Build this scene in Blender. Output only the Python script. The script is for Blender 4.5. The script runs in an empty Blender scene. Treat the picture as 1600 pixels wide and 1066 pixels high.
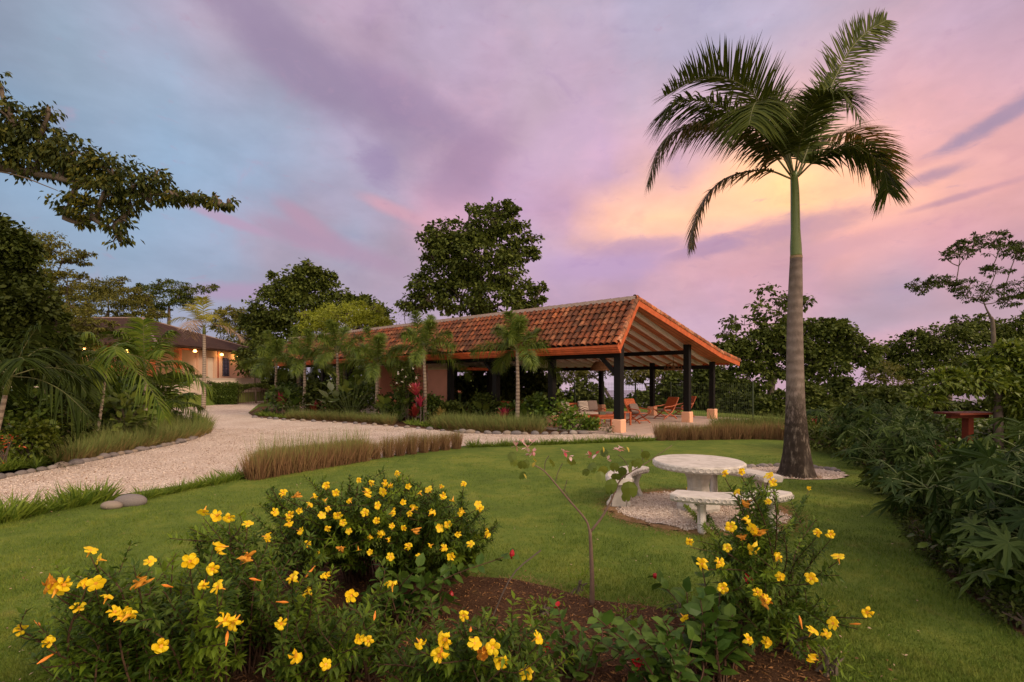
import bpy, math, random
import numpy as np
from math import radians, pi, sin, cos
C = bpy.context.scene.collection
SC = bpy.context.scene
rng = np.random.default_rng(7); random.seed(7)
FP = 800.0; H0 = 1.95; HY = 592.0      # focal length in photo pixels, eye height, horizon row
def srgb(r, g, b):
    f = lambda c: (c/255/12.92) if c/255 <= 0.04045 else ((c/255+0.055)/1.055)**2.4
    return (f(r), f(g), f(b))
# ---------------------------------------------------------------- camera
cd = bpy.data.cameras.new('camera'); cam = bpy.data.objects.new('camera', cd); C.objects.link(cam)
cam.location = (0, 0, H0); cam.rotation_euler = (radians(90), 0, 0)
cd.sensor_width = 36; cd.lens = 18.0; cd.shift_y = (HY-533)/1600; cd.clip_end = 3000; cd.clip_start = 0.05
SC.camera = cam
# ---------------------------------------------------------------- view
SC.view_settings.view_transform = 'Standard'; SC.view_settings.look = 'None'
SC.view_settings.exposure = 0.0; SC.view_settings.gamma = 1.0
SC.cycles.max_bounces = 5; SC.cycles.transparent_max_bounces = 6; SC.cycles.diffuse_bounces = 3
# ---------------------------------------------------------------- world
wd = bpy.data.worlds.new('World'); SC.world = wd; wd.use_nodes = True
nt = wd.node_tree; nt.nodes.clear()
def nd(t, **k):
    n = nt.nodes.new(t)
    for a, b in k.items(): setattr(n, a, b)
    return n
def ln(a, b): nt.links.new(a, b)
def M(op, *a):
    n = nd('ShaderNodeMath', operation=op)
    for i, v in enumerate(a):
        if isinstance(v, (int, float)): n.inputs[i].default_value = v
        else: ln(v, n.inputs[i])
    return n.outputs[0]
def MR(v, a, b, c, d, smooth=True):
    n = nd('ShaderNodeMapRange'); n.interpolation_type = 'SMOOTHSTEP' if smooth else 'LINEAR'
    ln(v, n.inputs[0])
    for i, q in enumerate((a, b, c, d)): n.inputs[i+1].default_value = q
    return n.outputs[0]
def MIX(f, a, b, t='MIX'):
    n = nd('ShaderNodeMix', data_type='RGBA', blend_type=t)
    if isinstance(f, (int, float)): n.inputs[0].default_value = f
    else: ln(f, n.inputs[0])
    for i, v in ((6, a), (7, b)):
        if isinstance(v, tuple): n.inputs[i].default_value = (*v, 1)
        else: ln(v, n.inputs[i])
    return n.outputs[2]
tc = nd('ShaderNodeTexCoord'); sep = nd('ShaderNodeSeparateXYZ'); ln(tc.outputs['Generated'], sep.inputs[0])
az = M('ARCTAN2', sep.outputs[0], sep.outputs[1]); el = M('ARCSINE', sep.outputs[2])
cmb = nd('ShaderNodeCombineXYZ'); ln(az, cmb.inputs[0]); ln(el, cmb.inputs[1])
def noise(vec, scale, detail, rough, dist=0.0, off=(0, 0, 0), sc=(1, 1, 1), rot=0.0):
    mp = nd('ShaderNodeMapping'); ln(vec, mp.inputs[0]); mp.inputs[1].default_value = off; mp.inputs[3].default_value = sc
    mp.inputs[2].default_value = (0, 0, rot)
    n = nd('ShaderNodeTexNoise'); ln(mp.outputs[0], n.inputs[0]); n.inputs['Scale'].default_value = scale
    n.inputs['Detail'].default_value = detail; n.inputs['Roughness'].default_value = rough; n.inputs['Distortion'].default_value = dist
    return n
P0 = cmb.outputs[0]
w1 = noise(P0, 4.5, 7, 0.58, 0.0)
sub = nd('ShaderNodeVectorMath', operation='SUBTRACT'); ln(w1.outputs['Color'], sub.inputs[0]); sub.inputs[1].default_value = (.5, .5, .5)
scl = nd('ShaderNodeVectorMath', operation='MULTIPLY'); ln(sub.outputs[0], scl.inputs[0]); scl.inputs[1].default_value = (.15, .055, 0)
addv = nd('ShaderNodeVectorMath', operation='ADD'); ln(P0, addv.inputs[0]); ln(scl.outputs[0], addv.inputs[1])
P1 = addv.outputs[0]
def ang(px, py):
    u = (px-800)/FP; v = (HY-py)/FP
    return math.atan(u), math.atan(v/math.sqrt(1+u*u))
SKY = [(0,0,140,142,175),(120,60,146,158,192),(0,200,130,150,190),(250,120,150,164,202),(400,180,160,168,206),(150,330,142,160,200),
 (300,260,144,164,206),(420,270,152,166,208),(330,420,146,160,200),(60,420,150,160,196),(500,240,170,168,206),(200,20,165,160,196),(330,20,188,160,192),
 (450,50,180,148,182),(300,0,170,150,185),(420,100,150,134,168),(520,150,150,128,162),(600,120,172,144,182),(560,50,186,158,194),(700,60,176,158,196),(640,200,184,152,190),
 (560,215,186,170,212),(760,120,190,160,198),(850,30,176,158,192),(720,230,176,142,180),(640,270,186,158,196),(590,250,150,140,180),(760,300,190,150,188),
 (680,340,216,158,180),(560,330,168,158,196),(480,350,172,142,174),(440,390,168,146,178),(600,390,168,146,178),(640,420,172,148,180),(540,380,150,156,192),
 (380,450,170,150,182),(540,430,176,150,182),(620,480,170,152,188),(860,200,196,168,200),(900,130,190,160,190),(830,380,190,160,200),(880,440,178,146,186),(860,330,192,152,190),
 (1000,40,172,164,204),(980,130,190,168,204),(1100,30,172,166,206),(1200,40,178,166,204),(1350,20,184,164,196),(1500,40,196,164,192),(1600,20,182,154,180),
 (950,260,196,160,196),(1100,200,196,166,196),(1050,270,206,164,190),(1330,150,214,166,186),(1450,170,226,168,180),(1560,120,206,160,180),(1400,250,236,170,172),
 (1540,240,224,162,168),(1600,300,214,154,160),(1000,315,240,184,170),(930,345,236,178,170),(950,352,268,196,150),(1000,350,280,206,158),(1040,344,284,208,156),(1080,340,280,202,156),(1120,330,276,202,156),(1160,318,278,204,152),(1200,304,286,210,148),(1240,303,296,222,142),(1180,330,272,194,150),(1060,362,262,196,160),(980,325,262,190,160),
 (1280,306,292,214,144),(1320,315,276,198,152),(1360,318,268,194,150),(1400,310,256,184,156),(1330,345,250,178,158),(1460,310,236,170,158),(1540,320,228,160,158),(1150,365,236,170,170),(1200,370,200,150,170),(1260,365,196,150,170),
 (1320,370,228,160,164),(1400,370,226,160,166),(1480,370,206,148,166),(960,385,178,144,190),(1040,390,200,150,182),(900,420,188,156,200),(1000,430,184,148,188),(1100,400,206,156,178),(1120,450,184,148,182),
 (1160,420,210,158,178),(1280,430,200,154,178),(1400,430,168,148,184),(1330,480,166,150,184),(1420,500,172,148,180),(1400,530,200,160,186),(1080,520,188,158,186),(1050,540,196,158,184),(1560,470,176,148,178),(1590,400,184,144,168),
 (1300,600,190,156,184),(1000,600,196,176,206),(600,600,176,156,190),(250,520,160,156,190),(0,560,150,150,188)]
def grade(px, r, g, b):
    if px < 560 and b > r: return (r-4, g+5, b-3)
    if g < r and b > r: return (r+1, g+2, b-7)
    return (r, g, b)
SKY = [(*ang(a, b), srgb(*grade(a, r, g, c_)), .0009 if 800 < a < 1500 and 240 < b < 440 else .003) for a, b, r, g, c_ in SKY]
# sky out of view, overhead and behind, brightened to add fill light
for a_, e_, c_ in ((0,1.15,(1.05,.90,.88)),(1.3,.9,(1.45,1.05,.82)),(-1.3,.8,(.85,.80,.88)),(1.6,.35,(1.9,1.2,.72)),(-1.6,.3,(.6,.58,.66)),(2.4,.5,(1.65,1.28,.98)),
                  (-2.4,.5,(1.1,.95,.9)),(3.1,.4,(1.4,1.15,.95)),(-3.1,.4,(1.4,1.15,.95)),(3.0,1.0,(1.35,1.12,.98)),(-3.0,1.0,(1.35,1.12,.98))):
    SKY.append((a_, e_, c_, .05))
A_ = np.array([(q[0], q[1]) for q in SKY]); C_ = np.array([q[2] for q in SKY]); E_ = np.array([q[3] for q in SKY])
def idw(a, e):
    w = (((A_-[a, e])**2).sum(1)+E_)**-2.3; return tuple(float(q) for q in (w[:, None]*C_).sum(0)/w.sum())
ROWS = [0, .05, .10, .145, .19, .225, .26, .29, .325, .37, .42, .48, .55, .63, .8, 1.05, 1.5]
STOPS = [-3.1, -2.0, -1.3, -.9]+list(np.linspace(-.79, .79, 24))+[.9, 1.3, 2.0, 3.1]
s1 = nd('ShaderNodeSeparateXYZ'); ln(P1, s1.inputs[0]); wa, we = s1.outputs[0], s1.outputs[1]
def squash(a): return .5+.5*a/(abs(a)+.6)*(pi+.6)/pi
fac = M('MULTIPLY_ADD', M('DIVIDE', wa, M('ADD', M('ABSOLUTE', wa), .6)), .5*(pi+.6)/pi, .5)
base = None
for k_, e_ in enumerate(ROWS):
    r_ = nd('ShaderNodeValToRGB'); r_.color_ramp.interpolation = 'LINEAR'; el_ = r_.color_ramp.elements
    while len(el_) < 32: el_.new(.5)
    for q_, a_ in enumerate(STOPS): el_[q_].position = squash(a_)
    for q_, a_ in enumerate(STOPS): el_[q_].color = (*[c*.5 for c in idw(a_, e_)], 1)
    ln(fac, r_.inputs[0])
    base = r_.outputs[0] if base is None else MIX(MR(we, ROWS[k_-1], e_, 0, 1, False), base, r_.outputs[0])
# softly broken cloud texture over everything
n1 = noise(P0, 5.0, 6, 0.55, 0.2, (3, 1, 0), (1, 1.9, 1), radians(18)); c1 = MR(n1.outputs[0], .32, .70, .915, 1.06)
n2 = noise(P0, 15.0, 5, 0.55, 0.2, (7, 2, 0), (1, 2.2, 1), radians(-15)); c2 = MR(n2.outputs[0], .35, .68, .975, 1.02)
sv = nd('ShaderNodeVectorMath', operation='SCALE'); ln(base, sv.inputs[0]); ln(M('MULTIPLY', M('MULTIPLY', c1, c2), 2.24), sv.inputs['Scale'])
tint = nd('ShaderNodeVectorMath', operation='MULTIPLY'); ln(sv.outputs[0], tint.inputs[0]); tint.inputs[1].default_value = (1.0, 1.0, .965); col = tint.outputs[0]
# individual dark streaks of cloud near the afterglow
NSTR = noise(P0, 17, 6, .62, .5, (2, 0, 0), (1, 2.4, 1), radians(-12))
NBIG = noise(P0, 6.5, 8, .62, .4, (5, 3, 0), (1, 1.5, 1), radians(25))
def streak(col, px, py, hx, hy, rot, c, dens=.85, seed=0, nz=None):
    a_, e_ = ang(px, py)
    mp = nd('ShaderNodeMapping', vector_type='POINT')
    s_ = nd('ShaderNodeVectorMath', operation='SUBTRACT'); ln(P0, s_.inputs[0]); s_.inputs[1].default_value = (a_, e_, 0)
    r_ = nd('ShaderNodeVectorRotate', rotation_type='Z_AXIS'); ln(s_.outputs[0], r_.inputs[0]); r_.inputs['Angle'].default_value = -rot
    m_ = nd('ShaderNodeVectorMath', operation='MULTIPLY'); ln(r_.outputs[0], m_.inputs[0]); m_.inputs[1].default_value = (FP/hx, FP/hy, 0)
    L = nd('ShaderNodeVectorMath', operation='LENGTH'); ln(m_.outputs[0], L.inputs[0])
    f = M('SUBTRACT', MR(L.outputs['Value'], 0, 1.7, 1.0, 0.0), M('MULTIPLY', (nz or NSTR).outputs[0], 1.1))
    return MIX(MR(f, -.45, .40, 0, dens), col, c)
col = streak(col, 470, 95, 230, 40, radians(-24), srgb(152, 132, 166), .75, 0, NBIG)
col = streak(col, 640, 165, 120, 30, radians(-20), srgb(156, 132, 168), .65, 0, NBIG)
col = streak(col, 730, 265, 90, 40, radians(35), srgb(166, 134, 168), .6, 0, NBIG)
col = streak(col, 880, 225, 120, 45, radians(35), srgb(206, 172, 204), .6, 0, NBIG)
col = streak(col, 520, 385, 110, 20, radians(-14), srgb(178, 148, 176), .9, 0, NBIG)
col = streak(col, 620, 330, 60, 12, radians(-18), srgb(214, 160, 178), .8, 0, NBIG)
col = streak(col, 480, 345, 50, 14, radians(-30), srgb(184, 150, 176), .9, 0, NBIG)
col = streak(col, 360, 345, 60, 7, radians(-14), srgb(186, 156, 186), .8, 0, NBIG)
col = streak(col, 380, 455, 90, 14, radians(4), srgb(176, 152, 184), .9, 0, NBIG)
col = streak(col, 950, 415, 110, 26, radians(4), srgb(192, 158, 200), .8, 0, NBIG)
col = streak(col, 1400, 535, 70, 20, radians(10), srgb(212, 166, 186), .9, 0, NBIG)
col = streak(col, 1250, 400, 130, 14, radians(8), srgb(216, 160, 172), .6, 0, NBIG)
col = streak(col, 1560, 186, 60, 10, radians(22), srgb(160, 140, 172), .8, 1)
col = streak(col, 1460, 274, 40, 9, radians(8), srgb(176, 140, 166), .8, 2)
col = streak(col, 1500, 308, 60, 5, radians(8), srgb(196, 146, 164), .8, 3)
col = streak(col, 1270, 352, 75, 18, radians(6), srgb(200, 152, 168), .7, 4)
col = streak(col, 1190, 368, 65, 20, radians(8), srgb(196, 150, 172), .7, 5)
col = streak(col, 1110, 385, 60, 14, radians(8), srgb(184, 146, 178), .8, 6)
col = streak(col, 1010, 384, 110, 14, radians(0), srgb(188, 150, 184), .7, 7)
col = streak(col, 590, 255, 36, 30, radians(-40), srgb(160, 140, 178), .8, 8)
pm = MR(NBIG.outputs[0], .42, .62, 0, 1); rgt = MR(az, -.62, -.1, 0.12, 1)
n3 = noise(P0, 11, 9, .62, .6, (9, 4, 0), (1, 1.7, 1), radians(20))
col = MIX(M('MULTIPLY', M('MULTIPLY', MR(n3.outputs[0], .50, .66, 0, .42), rgt), pm), col, MIX(1.0, col, (.80, .76, .90), 'MULTIPLY'))
col = MIX(M('MULTIPLY', MR(n3.outputs[0], .48, .34, 0, .40), rgt), col, MIX(1.0, col, (1.12, 1.05, 1.02), 'MULTIPLY'))
hs_ = nd('ShaderNodeHueSaturation'); hs_.inputs['Saturation'].default_value = .93; ln(col, hs_.inputs['Color']); col = hs_.outputs[0]
ns = nd('ShaderNodeTexSky', sky_type='NISHITA'); ns.sun_disc = False; ns.sun_elevation = radians(6); ns.sun_rotation = radians(60)
nv = nd('ShaderNodeVectorMath', operation='SCALE'); ln(ns.outputs[0], nv.inputs[0]); nv.inputs['Scale'].default_value = .002
fa = nd('ShaderNodeVectorMath', operation='ADD'); ln(col, fa.inputs[0]); ln(nv.outputs[0], fa.inputs[1])
bg = nd('ShaderNodeBackground'); ln(fa.outputs[0], bg.inputs[0]); bg.inputs[1].default_value = 1.0
ow = nd('ShaderNodeOutputWorld'); ln(bg.outputs[0], ow.inputs[0])
wd.cycles.sampling_method = 'MANUAL'; wd.cycles.sample_map_resolution = 256
# ---------------------------------------------------------------- soft dusk light from the western sky
sd = bpy.data.lights.new('sun', 'SUN'); sun = bpy.data.objects.new('sun', sd); C.objects.link(sun)
sd.energy = 2.1; sd.angle = radians(16); sd.color = (1.0, .80, .58)
sun.rotation_euler = (radians(58), 0, radians(55)); sun.location = (20, -10, 20)
# ================================================================ helpers
def W(px, py, Y=None, z=0.0):
    if Y is None: Y = FP*(H0-z)/(py-HY); return np.array([(px-800)/FP*Y, Y, z])
    return np.array([(px-800)/FP*Y, Y, H0-(py-HY)/FP*Y])
def sst(a, b, x):
    t = np.clip((x-a)/(b-a), 0, 1); return t*t*(3-2*t)
def H(x, y):
    x = np.asarray(x, float); y = np.asarray(y, float)
    dx = np.maximum(x+23.1, 0); dy = np.maximum(35.2-y, 0); dd = np.sqrt(dx*dx+dy*dy)
    m = 1.45*(1-sst(0.0, .6, dd))
    q = .8*y+.6*x
    d = -5.0*sst(31, 75, q) * sst(-30, -12, x) - 1.6*sst(12, 26, x)*(1-sst(31, 60, q)) - np.clip(.095*(q-70), 0, 95)*sst(-60, -12, x)
    return m*(1-sst(70, 110, y)) + d
def Hs(x, y): return float(H(x, y))
def nrm(v): return v/np.maximum(np.linalg.norm(v, axis=-1, keepdims=True), 1e-9)
class G:
    def __init__(s): s.v = []; s.n = 0; s.f = []
    def add(s, v, f, mat=0):
        v = np.asarray(v, float).reshape(-1, 3); s.v.append(v)
        fs = f if isinstance(f, list) else [f]
        if isinstance(f, list) and len(f) and not isinstance(f[0], np.ndarray):
            by = {}
            for q in f: by.setdefault(len(q), []).append(q)
            fs = [np.array(q) for q in by.values()]
        for q in fs:
            if len(q): s.f.append((np.asarray(q, int)+s.n, mat))
        s.n += len(v); return s
    def box(s, x0, x1, y0, y1, z0, z1, mat=0, fn=None):
        v = np.array([(x, y, z) for x in (x0, x1) for y in (y0, y1) for z in (z0, z1)], float)
        if fn: v = np.array([fn(*p) for p in v])
        f = np.array([(0,1,3,2),(4,6,7,5),(0,4,5,1),(2,3,7,6),(0,2,6,4),(1,5,7,3)])
        return s.add(v, f, mat)
    def beam(s, p, q, w, h, mat=0, up=(0, 0, 1)):
        p = np.array(p, float); q = np.array(q, float); t = nrm(q-p); sd_ = np.cross(t, up)
        if np.linalg.norm(sd_) < 1e-3: sd_ = np.array([1., 0, 0])
        sd_ = nrm(sd_); u = np.cross(sd_, t)
        v = [b+sd_*w/2*i+u*h/2*j for b in (p, q) for i in (-1, 1) for j in (-1, 1)]
        return s.add(v, np.array([(0,1,3,2),(4,6,7,5),(0,4,5,1),(2,3,7,6),(0,2,6,4),(1,5,7,3)]), mat)
    def tube(s, pts, r, k=6, mat=0, cap=True):
        pts = np.asarray(pts, float); n = len(pts)
        r = np.broadcast_to(np.asarray(r, float), (n,)) if np.ndim(r) else np.full(n, float(r))
        t = np.gradient(pts, axis=0); t = nrm(t)
        ref = np.array([0, 0, 1.]) if abs(t[0][2]) < .9 else np.array([1., 0, 0])
        a = np.zeros((n, 3)); prev = nrm(np.cross(t[0], ref))
        for i in range(n):
            prev = prev - t[i]*np.dot(prev, t[i]); prev = nrm(prev); a[i] = prev
        b = np.cross(t, a); th = np.arange(k)*2*pi/k
        v = pts[:, None]+r[:, None, None]*(np.cos(th)[None, :, None]*a[:, None]+np.sin(th)[None, :, None]*b[:, None])
        i, j = np.meshgrid(np.arange(n-1), np.arange(k), indexing='ij'); j2 = (j+1) % k
        f = np.stack([i*k+j, i*k+j2, (i+1)*k+j2, (i+1)*k+j], -1).reshape(-1, 4)
        fs = [f]
        if cap: fs += [np.arange(k)[None, ::-1], (np.arange(k)+(n-1)*k)[None]]
        return s.add(v.reshape(-1, 3), fs, mat)
    def lathe(s, c, prof, k=24, mat=0, flute=0):
        prof = np.asarray(prof, float); th = np.arange(k)*2*pi/k; n = len(prof)
        rr = prof[:, 0][:, None]*(1+flute*np.cos(th*8)[None])
        v = np.stack([c[0]+rr*np.cos(th), c[1]+rr*np.sin(th), c[2]+np.repeat(prof[:, 1][:, None], k, 1)], -1).reshape(-1, 3)
        i, j = np.meshgrid(np.arange(n-1), np.arange(k), indexing='ij'); j2 = (j+1) % k
        f = np.stack([i*k+j, i*k+j2, (i+1)*k+j2, (i+1)*k+j], -1).reshape(-1, 4)
        return s.add(v, [f, np.arange(k)[None, ::-1], (np.arange(k)+(n-1)*k)[None]], mat)
    def inst(s, tv, tf, pos, X, Y_, Z, size, mat=0):
        """copies of a template at pos with axes X,Y,Z scaled by size"""
        pos = np.asarray(pos, float); N = len(pos)
        if N == 0: return s
        size = np.broadcast_to(np.asarray(size, float).reshape(-1, 1, 1) if np.ndim(size) else np.array(float(size)).reshape(1, 1, 1), (N, 1, 1))
        tv = np.asarray(tv, float)
        v = pos[:, None]+size*(tv[None, :, 0:1]*X[:, None]+tv[None, :, 1:2]*Y_[:, None]+tv[None, :, 2:3]*Z[:, None])
        off = (np.arange(N)*len(tv))[:, None, None]
        by = {}
        for q in tf: by.setdefault(len(q), []).append(q)
        fs = [(np.array(q)[None]+off).reshape(-1, len(q[0])) for q in by.values()]
        return s.add(v.reshape(-1, 3), fs, mat)
    def merge(s, o, mat):
        for v in o.v: s.v.append(v)
        for f, m in o.f: s.f.append((f+s.n, mat))
        s.n += o.n; return s
    def build(s, name, mats, parent=None, smooth=False, origin=None, link=True):
        me = bpy.data.meshes.new(name)
        v = np.concatenate(s.v) if s.v else np.zeros((0, 3))
        if parent is not None and parent.type == 'EMPTY' or parent is not None:
            o_ = np.array(parent.get('_w', (0, 0, 0))); v = v-o_
        elif origin is not None: v = v-np.asarray(origin)
        nl = sum(f.size for f, _ in s.f); npoly = sum(len(f) for f, _ in s.f)
        me.vertices.add(len(v)); me.vertices.foreach_set('co', v.astype(np.float32).ravel())
        me.loops.add(nl); me.polygons.add(npoly)
        me.loops.foreach_set('vertex_index', np.concatenate([f.ravel() for f, _ in s.f]).astype(np.int32))
        tot = np.concatenate([np.full(len(f), f.shape[1]) for f, _ in s.f]).astype(np.int32)
        st = np.concatenate([[0], np.cumsum(tot)[:-1]]).astype(np.int32)
        me.polygons.foreach_set('loop_start', st)
        try: me.polygons.foreach_set('loop_total', tot)
        except Exception: pass
        me.polygons.foreach_set('material_index', np.concatenate([np.full(len(f), m) for f, m in s.f]).astype(np.int32))
        for m in (mats if isinstance(mats, (list, tuple)) else [mats]): me.materials.append(m)
        me.update(calc_edges=True)
        me.polygons.foreach_set('use_smooth', np.full(npoly, bool(smooth)))
        me.validate()
        ob = bpy.data.objects.new(name, me)
        if link: C.objects.link(ob)
        if parent is not None: ob.parent = parent; ob['_w'] = tuple(np.array(parent.get('_w', (0, 0, 0))))
        elif origin is not None: ob.location = tuple(origin); ob['_w'] = tuple(float(q) for q in origin)
        return ob
def tag(o, label, cat, group=None, kind=None):
    if label: o['label'] = label
    if cat: o['category'] = cat
    if group: o['group'] = group
    if kind: o['kind'] = kind
    return o
def thing(name, loc, label, cat, group=None):
    o = bpy.data.objects.new(name, None); C.objects.link(o); o.empty_display_size = .1
    o.location = tuple(float(q) for q in loc); o['_w'] = tuple(float(q) for q in loc)
    return tag(o, label, cat, group)
def struct(o): o['kind'] = 'structure'; return o
def dup(root, loc, rotz=0, scale=1.0, label=None, group=None):
    r = root.copy(); C.objects.link(r); r.location = tuple(float(q) for q in loc); r.rotation_euler = (0, 0, rotz)
    r.scale = (scale,)*3 if np.ndim(scale) == 0 else tuple(scale)
    if label: r['label'] = label
    if group: r['group'] = group
    for ch in list(root.children):
        c = ch.copy(); C.objects.link(c); c.parent = r
        for g2 in list(ch.children): d_ = g2.copy(); C.objects.link(d_); d_.parent = c
    return r
# ---------------------------------------------------------------- materials
class MT:
    def __init__(s, name, rough=.8, spec=.3):
        s.m = bpy.data.materials.new(name); s.m.use_nodes = True; s.t = s.m.node_tree
        s.b = s.t.nodes['Principled BSDF']; s.b.inputs['Roughness'].default_value = rough
        s.b.inputs['Specular IOR Level'].default_value = spec
    def n(s, t, **k):
        x = s.t.nodes.new(t)
        for a, b in k.items(): setattr(x, a, b)
        return x
    def l(s, a, b): s.t.links.new(a, b)
    def ramp(s, fac, stops, interp='LINEAR'):
        r = s.n('ShaderNodeValToRGB'); r.color_ramp.interpolation = interp
        e = r.color_ramp.elements
        while len(e) < len(stops): e.new(.5)
        for i, (p, c) in enumerate(stops): e[i].position = p; e[i].color = (*c, 1)
        s.l(fac, r.inputs[0]); return r.outputs[0]
    def noise(s, scale, detail=4, rough=.6, coord='Object', sc=(1, 1, 1), dist=0):
        tc_ = s.n('ShaderNodeTexCoord'); mp = s.n('ShaderNodeMapping'); mp.inputs[3].default_value = sc
        s.l(tc_.outputs[coord], mp.inputs[0]); x = s.n('ShaderNodeTexNoise'); s.l(mp.outputs[0], x.inputs[0])
        x.inputs['Scale'].default_value = scale; x.inputs['Detail'].default_value = detail; x.inputs['Roughness'].default_value = rough
        x.inputs['Distortion'].default_value = dist
        return x.outputs[0]
    def mix(s, f, a, b, t='MIX'):
        x = s.n('ShaderNodeMix', data_type='RGBA', blend_type=t)
        if isinstance(f, (int, float)): x.inputs[0].default_value = f
        else: s.l(f, x.inputs[0])
        for i, v in ((6, a), (7, b)):
            if isinstance(v, tuple): x.inputs[i].default_value = (*v, 1)
            else: s.l(v, x.inputs[i])
        return x.outputs[2]
    def math(s, op, *a):
        x = s.n('ShaderNodeMath', operation=op)
        for i, v in enumerate(a):
            if isinstance(v, (int, float)): x.inputs[i].default_value = v
            else: s.l(v, x.inputs[i])
        return x.outputs[0]
    def col(s, c):
        if isinstance(c, tuple): s.b.inputs['Base Color'].default_value = (*c, 1)
        else: s.l(c, s.b.inputs['Base Color'])
        return s
    def bump(s, h, strength=.3, dist=.02):
        b = s.n('ShaderNodeBump'); b.inputs['Strength'].default_value = strength; b.inputs['Distance'].default_value = dist
        s.l(h, b.inputs['Height']); s.l(b.outputs[0], s.b.inputs['Normal']); return s
LK = (1.85, 1.55, .95)
def island(m): return m.n('ShaderNodeNewGeometry').outputs['Random Per Island']
def leafmat(name, cols, rough=.5, tr=.25, spec=.35, nscale=1.2):
    m = MT(name, rough, spec); n_ = len(cols); cols = [tuple(min(.9, v_*k_) for v_, k_ in zip(q, LK)) if max(q) < .25 else q for q in cols]
    c = m.ramp(m.math('MULTIPLY_ADD', m.noise(nscale, 2), .6, m.math('MULTIPLY_ADD', island(m), .75, -.2)), [(i/max(n_-1, 1), q) for i, q in enumerate(cols)])
    m.col(c); t = m.n('ShaderNodeBsdfTranslucent'); m.l(m.mix(.35, c, (.5, .55, .05), 'MIX') if tr > .3 else c, t.inputs[0])
    x = m.n('ShaderNodeMixShader'); x.inputs[0].default_value = tr; m.l(m.b.outputs[0], x.inputs[1]); m.l(t.outputs[0], x.inputs[2])
    m.l(x.outputs[0], m.t.nodes['Material Output'].inputs[0]); return m.m
def plain(name, c, rough=.7, spec=.3, var=.15, scale=6, bump=.1, coord='Object'):
    m = MT(name, rough, spec); n_ = m.noise(scale, 5, .6, coord)
    m.col(m.ramp(n_, [(.25, tuple(q*(1-var) for q in c)), (.75, tuple(min(1, q*(1+var)) for q in c))]))
    if bump: m.bump(n_, bump, .02)
    return m.m
# ---------------------------------------------------------------- templates
LEAF = (np.array([(0,0,0),(.22,.45,.05),(0,1,-.06),(-.22,.45,.05),(0,.5,-.02)]), [(0,1,2,4),(0,4,2,3)])
LEAFN = (np.array([(0,0,0),(.12,.45,.04),(0,1,-.10),(-.12,.45,.04),(0,.5,0)]), [(0,1,2,4),(0,4,2,3)])
LEAFB = (np.array([(0,0,0),(.3,.28,.06),(.3,.62,.04),(0,1,-.08),(-.3,.62,.04),(-.3,.28,.06),(0,.3,0),(0,.65,0)]), [(0,1,6),(1,2,7,6),(2,3,7),(0,6,5),(5,6,7,4),(7,3,4)])
def axes(d, up=None, N=None):
    """d = leaf direction; returns X (side), Y (along), Z (normal)"""
    d = nrm(d); N = len(d)
    up = np.tile([0, 0, 1.], (N, 1)) if up is None else up
    x = np.cross(d, up); bad = np.linalg.norm(x, axis=1) < 1e-3; x[bad] = [1, 0, 0]; x = nrm(x)
    return x, d, np.cross(x, d)
def rdir(n, up=0.0, rg=rng):
    v = rg.normal(size=(n, 3)); v[:, 2] += up; return nrm(v)
def scatter_leaves(g, pos, outward, size, tmpl=LEAF, droop=.4, jit=.7, mat=0, roll=.5):
    N = len(pos); d = nrm(nrm(outward)+rng.normal(size=(N, 3))*jit+np.array([0, 0, -droop]))
    up = nrm(np.tile([0, 0, 1.], (N, 1))+rng.normal(size=(N, 3))*roll)
    X, Y_, Z = axes(d, up); g.inst(*tmpl, pos, X, Y_, Z, size*rng.uniform(.65, 1.2, N), mat)
def blades(g, base, d, L, w, droop, segs=3, mat=0, fold=None):
    """strap-like blades: base(N,3) d(N,3) L,w,droop (N)"""
    N = len(base); L = np.broadcast_to(L, (N,)); w = np.broadcast_to(w, (N,)); droop = np.broadcast_to(droop, (N,))
    t = np.linspace(0, 1, segs+1)
    d = nrm(d); p = base[:, None]+d[:, None]*(L[:, None]*t)[..., None]
    p[..., 2] -= (droop*L)[:, None]*t**2
    ref = rng.normal(size=(N, 3)) if fold is None else fold
    sd_ = np.cross(d, ref); sd_ = nrm(sd_)
    ww = w[:, None]*np.clip(1-t**2.2, 0.02, 1)*np.where(t < .01, .6, 1)
    v = np.stack([p-sd_[:, None]*ww[..., None]/2, p+sd_[:, None]*ww[..., None]/2], 2).reshape(-1, 3)
    i = np.arange(segs); q = np.stack([2*i, 2*i+1, 2*i+3, 2*i+2], -1)
    f = (q[None]+(np.arange(N)*2*(segs+1))[:, None, None]).reshape(-1, 4)
    g.add(v, f, mat)
def cr(pts, n):
    """smooth curve through control points"""
    P = np.asarray(pts, float); m = len(P)
    if m == 2: return P[0]+(P[1]-P[0])*np.linspace(0, 1, n)[:, None]
    Q = np.vstack([2*P[0]-P[1], P, 2*P[-1]-P[-2]]); out = []
    for s_ in np.linspace(0, m-1-1e-6, n):
        i = int(s_); t = s_-i; a, b, c, d = Q[i:i+4]
        out.append(.5*((2*b)+(-a+c)*t+(2*a-5*b+4*c-d)*t*t+(-a+3*b-3*c+d)*t**3))
    return np.array(out)
def pip(x, y, poly):
    x = np.asarray(x); y = np.asarray(y); ins = np.zeros(x.shape, bool); n = len(poly); j = n-1
    for i in range(n):
        xi, yi = poly[i][:2]; xj, yj = poly[j][:2]
        c = ((yi > y) != (yj > y)) & (x < (xj-xi)*(y-yi)/(yj-yi+1e-12)+xi); ins ^= c; j = i
    return ins
def gp(l): return [W(*q) for q in l]
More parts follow.
